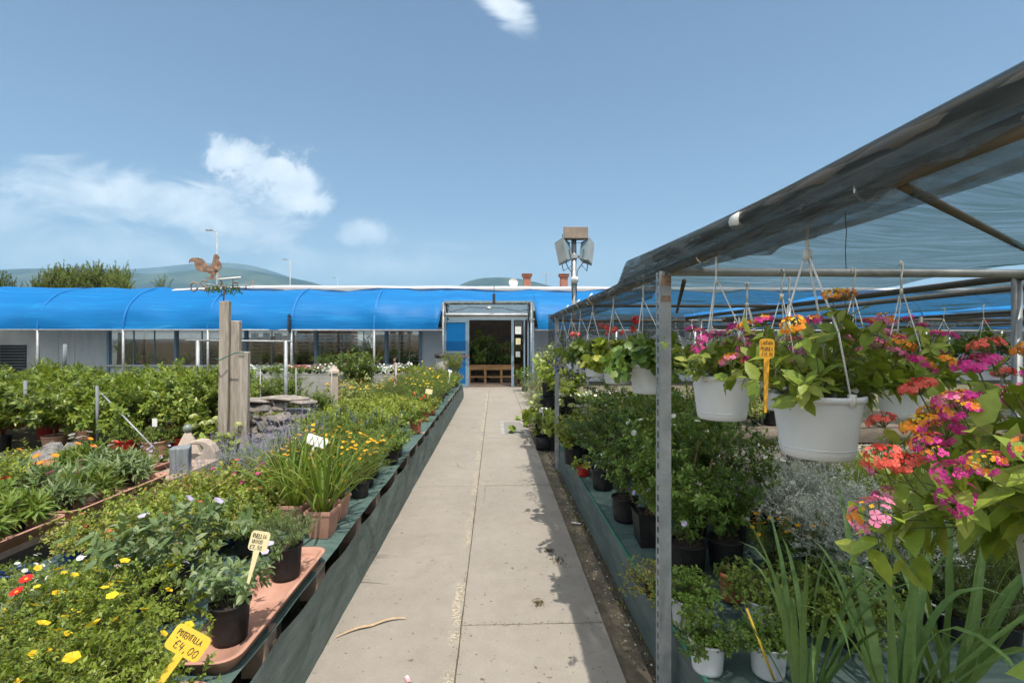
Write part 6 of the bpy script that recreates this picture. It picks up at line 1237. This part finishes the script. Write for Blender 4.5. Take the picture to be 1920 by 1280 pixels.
for (xa, xb, ya, yb, n_, hh) in ((-.98,-.93,1.5,14.5,130,.05),(-4.2,-2.7,7.9,9.6,900,.09),(.68,.85,1.2,9,70,.06),(-5.6,-2.7,9.6,15,900,.10),(-9,-4.4,6.4,7.4,500,.08)):
    n = n_*4; base = np.stack([rg.uniform(xa,xb,n), rg.uniform(ya,yb,n), np.full(n, GZ)], -1); d = unit(rg.normal(0,.45,(n,3))+np.array([0,0,1.])); leaves(f, base, d, unit(rg.normal(0,1,(n,3))), rg.uniform(.4,1.2,n)*hh, np.full(n,.006), 'lan', 0)
struct('grass', f, M['bright'], kind='stuff')
f = FM(); n = 1500; q = np.stack([rg.uniform(-.95,.66,n), rg.uniform(1.2,12,n), np.full(n,.0012)], -1)
near = rg.uniform(0,1,n) < .6; q[near,0] = np.where(rg.uniform(0,1,near.sum()) < .55, -.2+rg.normal(0,.016,near.sum()), .66-np.abs(rg.normal(0,.12,near.sum()))); d = unit(rg.normal(0,1,(n,3))*np.array([1,1,.05])); leaves(f, q, d, unit(rg.normal(0,.2,(n,3))+np.array([0,0,1.])), rg.uniform(.004,.020,n), rg.uniform(.003,.009,n), 'rh', 0)
for yj in (5.7,2.91,5.72,8.55,11.3):
    m_ = 90; q = np.stack([rg.uniform(-.9,.66,m_) if yj in (5.7,11.3) else rg.uniform(-.2,.66,m_), yj+rg.normal(0,.010,m_), np.full(m_,.0015)], -1); leaves(f, q, unit(rg.normal(0,1,(m_,3))*np.array([1,1,.1])), unit(rg.normal(0,.3,(m_,3))+np.array([0,0,1.])), rg.uniform(.006,.016,m_), .006, 'rh', 0)
for (px, py, r_) in ((1010,1130,.05),(1045,1050,.09),(1030,1032,.05)):
    c = atz(px,py); m_ = 120; q = np.stack([c[0]+rg.normal(0,r_*.35,m_), c[1]+rg.normal(0,r_*.5,m_), np.full(m_,.002)], -1); leaves(f, q, unit(rg.normal(0,1,(m_,3))), unit(rg.normal(0,.5,(m_,3))+np.array([0,0,1.])), .018, .008, 'rh', 0)
struct('debris', f, leafmat('path_debris', (.06,.045,.025), (.13,.10,.05), (.22,.15,.08), trans=0), kind='stuff')
# ------------------------------------------------------------------ mast, lamps, trees, houses
x = at(1076,640,12)[0]; mz = lambda py: CAMZ+(640-py)/F*12
t = thing('floodlight_mast', 'steel mast with three old floodlights and a security camera above the shade net', 'floodlight mast', (x,12,GZ)); f = FM(); f.tube([(0,0,0),(0,0,mz(446))], .065, 14); part('mast', f, M['galv'], t, True)
def flood(lx, ly, lz, w, h, d, rz, rx, ry, mats):
    f = FM(); f.add([(-w/2,-d/2,-h/2),(w/2,-d/2,-h/2),(w/2,-d/2,h/2),(-w/2,-d/2,h/2),(-w*.36,d/2,-h*.36),(w*.36,d/2,-h*.36),(w*.36,d/2,h*.36),(-w*.36,d/2,h*.36)], [(0,1,2,3),(1,5,6,2),(5,4,7,6),(4,0,3,7),(3,2,6,7),(0,4,5,1)])
    o = part('floodlight', f, M[mats[0]], t, bevel=.012); o.location = (lx,ly,lz); o.rotation_euler = (rx,ry,rz)
    f = FM(); f.box((0,-d/2-.006,0), (w*.9,.008,h*.88)); part('lens', f, M[mats[1]], o)
    f = FM(); f.tube([(-w*.5,0,-.0),(-w*.5,.0,-h*.7),(w*.5,.0,-h*.7),(w*.5,0,0)], .012, 6); part('bracket', f, M['darkpipe'], o)
M['rustlamp'] = surf('weathered_brown_housing', (.24,.185,.14), (.17,.13,.10), .7, 6, bmp=.1); M['lens'] = surf('dusty_lens', (.36,.36,.34), (.28,.28,.27), .3, 5, bmp=0)
flood(.02,-.05,mz(437),.62,.31,.25,0,-.12,0,('rustlamp','rustlamp')); flood(-.24,-.05,mz(470),.34,.62,.24,-.95,0,-.28,('greypot','lens')); flood(.30,-.05,mz(470),.34,.62,.24,1.0,0,.28,('greypot','lens'))
f = FM(); f.tube([(-.22,0,mz(478)),(.26,0,mz(478))], .03, 8); f.box((0,0,mz(478)), (.17,.17,.10)); part('cross_arm', f, M['galv'], t)
f = FM(); f.lathe([(0,-.08),(.085,-.08),(.10,.02),(.06,.10),(0,.12)], 16); o = part('security_camera', f, M['whitepaint'], t, True); o.location = (0,-.12,mz(523)); o.rotation_euler = (1.35,0,0); f = FM(); f.disc(.045,-.0815,14); part('camera_lens', f, M['black'], o)
f = FM(); f.tube([(-.2,-.05,mz(490)),(-.16,-.09,mz(500)),(-.07,-.08,mz(508)),(-.05,-.08,mz(560))], .011, 6); f.tube([(.22,-.05,mz(490)),(.12,-.09,mz(500)),(.07,-.08,mz(506)),(.04,-.08,mz(560))], .011, 6); part('cable', f, M['black'], t, True)
for px, py, Y, lab in ((407,433,40,'tall street lamp rising behind the rooster weather vane'),(544,487,60,'middle street lamp over the far hillside'),(633,521,90,'smallest and farthest street lamp')):
    b = at(px,py,Y); t = thing('street_lamp', lab, 'street lamp', (b[0],Y,GZ)); f = FM(); f.tube([(0,0,0),(0,0,b[2])], [.10,.05], 8); part('pole', f, M['galv'], t, True)
    f = FM(); f.tube([(0,0,b[2]-.05),(-.45,0,b[2]+.08)], .035, 6); part('arm', f, M['galv'], t); f = FM(); f.box((-.62,0,b[2]+.09), (.55,.22,.09)); part('lamp_head', f, M['galv'], t, bevel=.02)
def tree(label, px, Y, ztop, w, seed, mat='tree', n=46, lsz=.16, name='leafy_tree', shoots=False):
    b = at(px,640,Y); t = thing(name, label, 'tree', (b[0],Y,GZ), 0, 'trees behind the greenhouse'); h = ztop*.55
    fm, tips = shrub(seed, n, ztop*.55, .55 if shoots else 1.0, w*.22, ('lan' if shoots else 'ov', lsz, lsz*.42), 60, .05, .9, .1, 5, .35, sr=.03, ljit=.5, smat=1)
    o = part('crown', fm, [M[mat], M['bark']], t); o.location = (0,0,h); o.scale = (w/ (ztop*.62) if shoots else w/(ztop*.9), w/(ztop*.9), 1.0)
    f = FM(); f.tube([(0,0,0),(.05,0,h*.5),(0,0,h+.2)], [.2,.16,.11], 8); part('trunk', f, M['bark'], t, True)
for px, py, w, lab in ((118,545-15,1.5,'low end tree of the row, farthest towards the picture edge'),(95,533,1.3,'rounded small tree at the outer end of the row'),(130,520,1.5,'spiky tree with the tallest shoots behind the tarpaulin'),(158,522,1.4,'spiky tree second tallest behind the tarpaulin'),(185,523,1.4,'tree with upright shoots right of the tallest one'),(206,527,1.2,'thinner tree near the hill dip'),(226,527,.8,'slim lone tree at the inner end of the row')):
    tree(lab, px, 27+RN.uniform(-1,1), CAMZ+(640-py)/F*27, w*1.35, int(600+px), 'tree', shoots=True, n=44, lsz=.19)
tree('dark rounded tree at the picture edge beyond the greenhouse end', 4, 34, CAMZ+(640-528)/F*34, 2.2, 702, 'dark', n=40); tree('dark rounded tree half outside the picture edge', -25, 34, CAMZ+(640-522)/F*34, 3.0, 703, 'dark', n=40)
tree('tiny tree top poking over the white crest', 305, 60, CAMZ+(640-538)/F*60, 2.0, 704, shoots=True, n=20, lsz=.25)
def house(label, px0, px1, Y, zr, mat='plaster', chim=()):
    x0, x1 = at(px0,640,Y)[0], at(px1,640,Y)[0]; w = x1-x0; t = thing('house', label, 'house', ((x0+x1)/2,Y,GZ), 0, 'houses behind the greenhouse'); h = zr-1.6; f = FM(); f.box((0,0,h/2), (w,8,h)); part('wall', f, M[mat], t)
    f = FM(); f.add([(-w/2-.4,-4.6,h),(w/2+.4,-4.6,h),(w/2+.4,0,zr),(-w/2-.4,0,zr),(w/2+.4,4.6,h),(-w/2-.4,4.6,h)], [(0,1,2,3),(3,2,4,5),(1,4,2),(5,0,3)]); r = part('roof', f, M['roof'], t)
    for c in chim:
        cx_ = at(c,640,Y)[0]-(x0+x1)/2; f = FM(); f.box((cx_,-.8,zr+.25), (.7,.7,1.3)); ch = part('chimney', f, M['chimney'], r); f = FM(); f.box((cx_,-.8,zr+.95), (.95,.95,.1)); f.box((cx_,-.8,zr+1.12), (1.0,1.0,.08))
        for q in (-.35,.35): f.box((cx_+q,-.8,zr+1.04), (.1,.8,.1))
        part('chimney_cap', f, M['roof'], ch)
    for k in range(int(w//4)):
        f = FM(); f.box((-w/2+2+k*4,-4.02,h-1.2), (1.0,.06,1.2)); part('window', f, M['black'], t)
house('terracotta roofed house with two chimneys above the porch', 925, 1062, 48, CAMZ+(640-537)/F*48, chim=(987,1055)); house('long terracotta roofed house behind the floodlight mast', 1064, 1270, 55, CAMZ+(640-539)/F*55)
house('pale house glimpsed beyond the far end of the shade house', 1600, 1760, 30, 4.2); house('white walled house behind the rear baskets at the picture edge', 1780, 2050, 32, 5.0)
b = at(960,537,46); t = thing('satellite_dish', 'small white satellite dish on the terracotta roof', 'satellite dish', (b[0],43.3,b[2]-.55)); f = FM(); f.lathe([(.0,0),(.2,.02),(.36,.08),(.42,.13)], 18); o = part('dish', f, M['whitepaint'], t, True); o.location = (0,0,.55); o.rotation_euler = (PI/2-.3,0,.2); f = FM(); f.tube([(0,.1,-.4),(0,.1,.5)], .04, 6); part('bracket', f, M['galv'], t)
b = at(1024,512,47); t = thing('roof_antenna', 'thin television antenna on the terracotta roof', 'antenna', (b[0],47,5.6)); f = FM(); f.tube([(0,0,0),(0,0,b[2]-5.6)], .03, 6); part('mast', f, M['galv'], t); f = FM(); f.tube([(-.4,0,b[2]-5.65),(.5,0,b[2]-5.65)], .02, 5)
for q in (-.3,0,.3): f.tube([(q,-.25,b[2]-5.65),(q,.25,b[2]-5.65)], .015, 5)
part('aerial', f, M['galv'], t)
# small loudspeaker cluster on the eave post
b = at(543,600,17.9); t = thing('eave_bracket', 'black insulator bracket rising from the eave behind the crossbar frame', 'bracket', (b[0],17.88,2.0)); f = FM()
for q in range(5): f.box((0,0,.12+q*.12), (.11,.11,.075))
f.tube([(0,0,0),(0,0,.7)], .03, 6); part('insulator', f, M['black'], t)
# ------------------------------------------------------------------ world, sun, camera
w = bpy.data.worlds.new('World'); bpy.context.scene.world = w; w.use_nodes = True; nt = w.node_tree; bg = nt.nodes['Background']
sundir = Vector((.15,-.40,1.0)).normalized(); el = math.asin(sundir.z); az = math.atan2(sundir.x, sundir.y)
sk = nt.nodes.new('ShaderNodeTexSky'); sk.sky_type = 'NISHITA'; sk.sun_disc = False; sk.sun_elevation = el; sk.sun_rotation = az; sk.air_density = SKY[1]; sk.dust_density = SKY[2]; sk.ozone_density = SKY[3]; sk.altitude = 100
tc = nt.nodes.new('ShaderNodeTexCoord'); sx = nt.nodes.new('ShaderNodeSeparateXYZ'); nt.links.new(tc.outputs['Generated'], sx.inputs[0])
def mth(op, a, b=None, c=None, clamp=False):
    n = nt.nodes.new('ShaderNodeMath'); n.operation = op; n.use_clamp = clamp
    for i, v in enumerate((a, b, c)):
        if v is None: continue
        if isinstance(v, (int, float)): n.inputs[i].default_value = v
        else: nt.links.new(v, n.inputs[i])
    return n.outputs[0]
yy = mth('MAXIMUM', sx.outputs[1], .02); U = mth('DIVIDE', sx.outputs[0], yy); V = mth('DIVIDE', sx.outputs[2], yy)
cb = nt.nodes.new('ShaderNodeCombineXYZ'); nt.links.new(U, cb.inputs[0]); nt.links.new(V, cb.inputs[1])
def wn(scale, detail, rough=.6, dist=0, sc=(1,1,1), loc=(0,0,0)):
    mp = nt.nodes.new('ShaderNodeMapping'); mp.inputs['Scale'].default_value = sc; mp.inputs['Location'].default_value = loc; nt.links.new(cb.outputs[0], mp.inputs[0])
    n = nt.nodes.new('ShaderNodeTexNoise'); n.inputs['Scale'].default_value = scale; n.inputs['Detail'].default_value = detail; n.inputs['Roughness'].default_value = rough; n.inputs['Distortion'].default_value = dist; nt.links.new(mp.outputs[0], n.inputs[0]); return n.outputs[0]
n1 = wn(15, 10, .62, .4); n2 = wn(5, 8, .62, .8, (1,2.2,1), (3,1,0)); front = mth('GREATER_THAN', sx.outputs[1], .05)
def cloud(px, py, rx, ry, soft, k, amp, nz, tilt=0.0):
    du = mth('SUBTRACT', U, (px-928)/F); dv = mth('SUBTRACT', V, (640-py)/F); dv = mth('MULTIPLY_ADD', du, tilt, dv)
    a = mth('POWER', mth('ABSOLUTE', mth('DIVIDE', du, rx/F)), 2.0); b = mth('POWER', mth('ABSOLUTE', mth('DIVIDE', dv, ry/F)), 2.0); d = mth('SQRT', mth('ADD', a, b))
    m = mth('ADD', mth('SUBTRACT', 1.0, d), mth('MULTIPLY', mth('SUBTRACT', nz, .5), k)); m = mth('DIVIDE', m, soft, clamp=True)
    sm = mth('MULTIPLY', mth('MULTIPLY', m, m), mth('SUBTRACT', 3.0, mth('MULTIPLY', m, 2.0))); return mth('MULTIPLY', sm, amp)
cl = None
for args in ((448,300,58,46,.7,2.3,1.0,n1),(490,322,74,58,.7,2.3,1.0,n1),(540,322,64,48,.7,2.3,1.0,n1),(568,352,66,52,.7,2.3,.95,n1),(598,385,46,30,.8,2.4,.9,n1),(470,362,80,46,1.0,2.4,.6,n1),(540,388,90,40,1.0,2.4,.6,n1),(250,378,280,70,.8,2.2,.92,n2,.12),(400,410,220,64,.8,2.2,.88,n2,.22),(697,440,68,34,.8,2.0,.75,n1),(958,20,62,48,.8,2.8,.8,n2,.45),(170,480,360,76,1.0,2.0,.72,n2),(30,420,130,80,1.0,2.0,.6,n2),(720,500,280,44,1.0,2.2,.55,n2),(420,560,900,80,1.6,.8,.35,n2),(900,580,2600,190,1.1,.5,.30,n2)):
    c_ = cloud(*args); cl = c_ if cl is None else mth('SUBTRACT', mth('ADD', cl, c_), mth('MULTIPLY', cl, c_))
cl = mth('MULTIPLY', cl, front)
# unseen bright cloud added overhead and behind the viewpoint to lift the shade
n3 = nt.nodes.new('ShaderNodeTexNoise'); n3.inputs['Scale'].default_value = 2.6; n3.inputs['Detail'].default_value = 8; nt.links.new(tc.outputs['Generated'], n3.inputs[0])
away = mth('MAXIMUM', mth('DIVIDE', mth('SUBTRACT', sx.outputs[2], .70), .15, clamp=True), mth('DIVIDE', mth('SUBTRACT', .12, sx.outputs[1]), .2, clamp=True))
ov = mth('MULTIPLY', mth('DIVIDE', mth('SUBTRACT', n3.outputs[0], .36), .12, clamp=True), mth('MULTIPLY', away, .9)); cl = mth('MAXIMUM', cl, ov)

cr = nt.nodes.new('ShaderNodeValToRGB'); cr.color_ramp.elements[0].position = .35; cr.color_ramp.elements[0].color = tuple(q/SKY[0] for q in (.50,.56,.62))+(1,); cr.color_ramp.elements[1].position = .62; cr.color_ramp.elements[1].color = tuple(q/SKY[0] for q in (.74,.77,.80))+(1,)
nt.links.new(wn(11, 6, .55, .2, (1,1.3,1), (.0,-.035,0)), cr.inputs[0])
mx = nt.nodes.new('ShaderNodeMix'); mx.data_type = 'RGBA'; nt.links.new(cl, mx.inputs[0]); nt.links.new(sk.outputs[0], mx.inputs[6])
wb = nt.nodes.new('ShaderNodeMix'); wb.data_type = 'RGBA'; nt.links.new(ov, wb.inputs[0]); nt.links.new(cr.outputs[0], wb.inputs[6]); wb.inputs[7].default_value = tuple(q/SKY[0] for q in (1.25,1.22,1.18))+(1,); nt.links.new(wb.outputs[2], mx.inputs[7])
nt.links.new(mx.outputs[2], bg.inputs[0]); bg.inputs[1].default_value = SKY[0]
sl = bpy.data.lights.new('sun', 'SUN'); sl.energy = SUN; sl.angle = rad(.55); sl.color = (1,.94,.85); so = bpy.data.objects.new('sun', sl); C.objects.link(so); so.rotation_euler = sundir.to_track_quat('Z','Y').to_euler()
cam = bpy.data.cameras.new('camera'); cam.sensor_width = 36; cam.lens = 36*F/1920; cam.clip_start = .05; cam.clip_end = 40000; co = bpy.data.objects.new('camera', cam); C.objects.link(co); co.location = (0,0,CAMZ); co.rotation_euler = (PI/2,0,-YAW)
sc = bpy.context.scene; sc.camera = co; sc.view_settings.view_transform = 'Standard'; sc.view_settings.look = 'None'; sc.view_settings.exposure = EXPO; sc.view_settings.gamma = 1
sc.render.engine = 'CYCLES'; cy = sc.cycles; cy.use_denoising = True; cy.max_bounces = 8; cy.diffuse_bounces = 3; cy.glossy_bounces = 2; cy.transmission_bounces = 4; cy.transparent_max_bounces = 16; cy.volume_bounces = 0; cy.caustics_reflective = False; cy.caustics_refractive = False; cy.sample_clamp_indirect = 6; cy.use_adaptive_sampling = True; cy.adaptive_threshold = .02
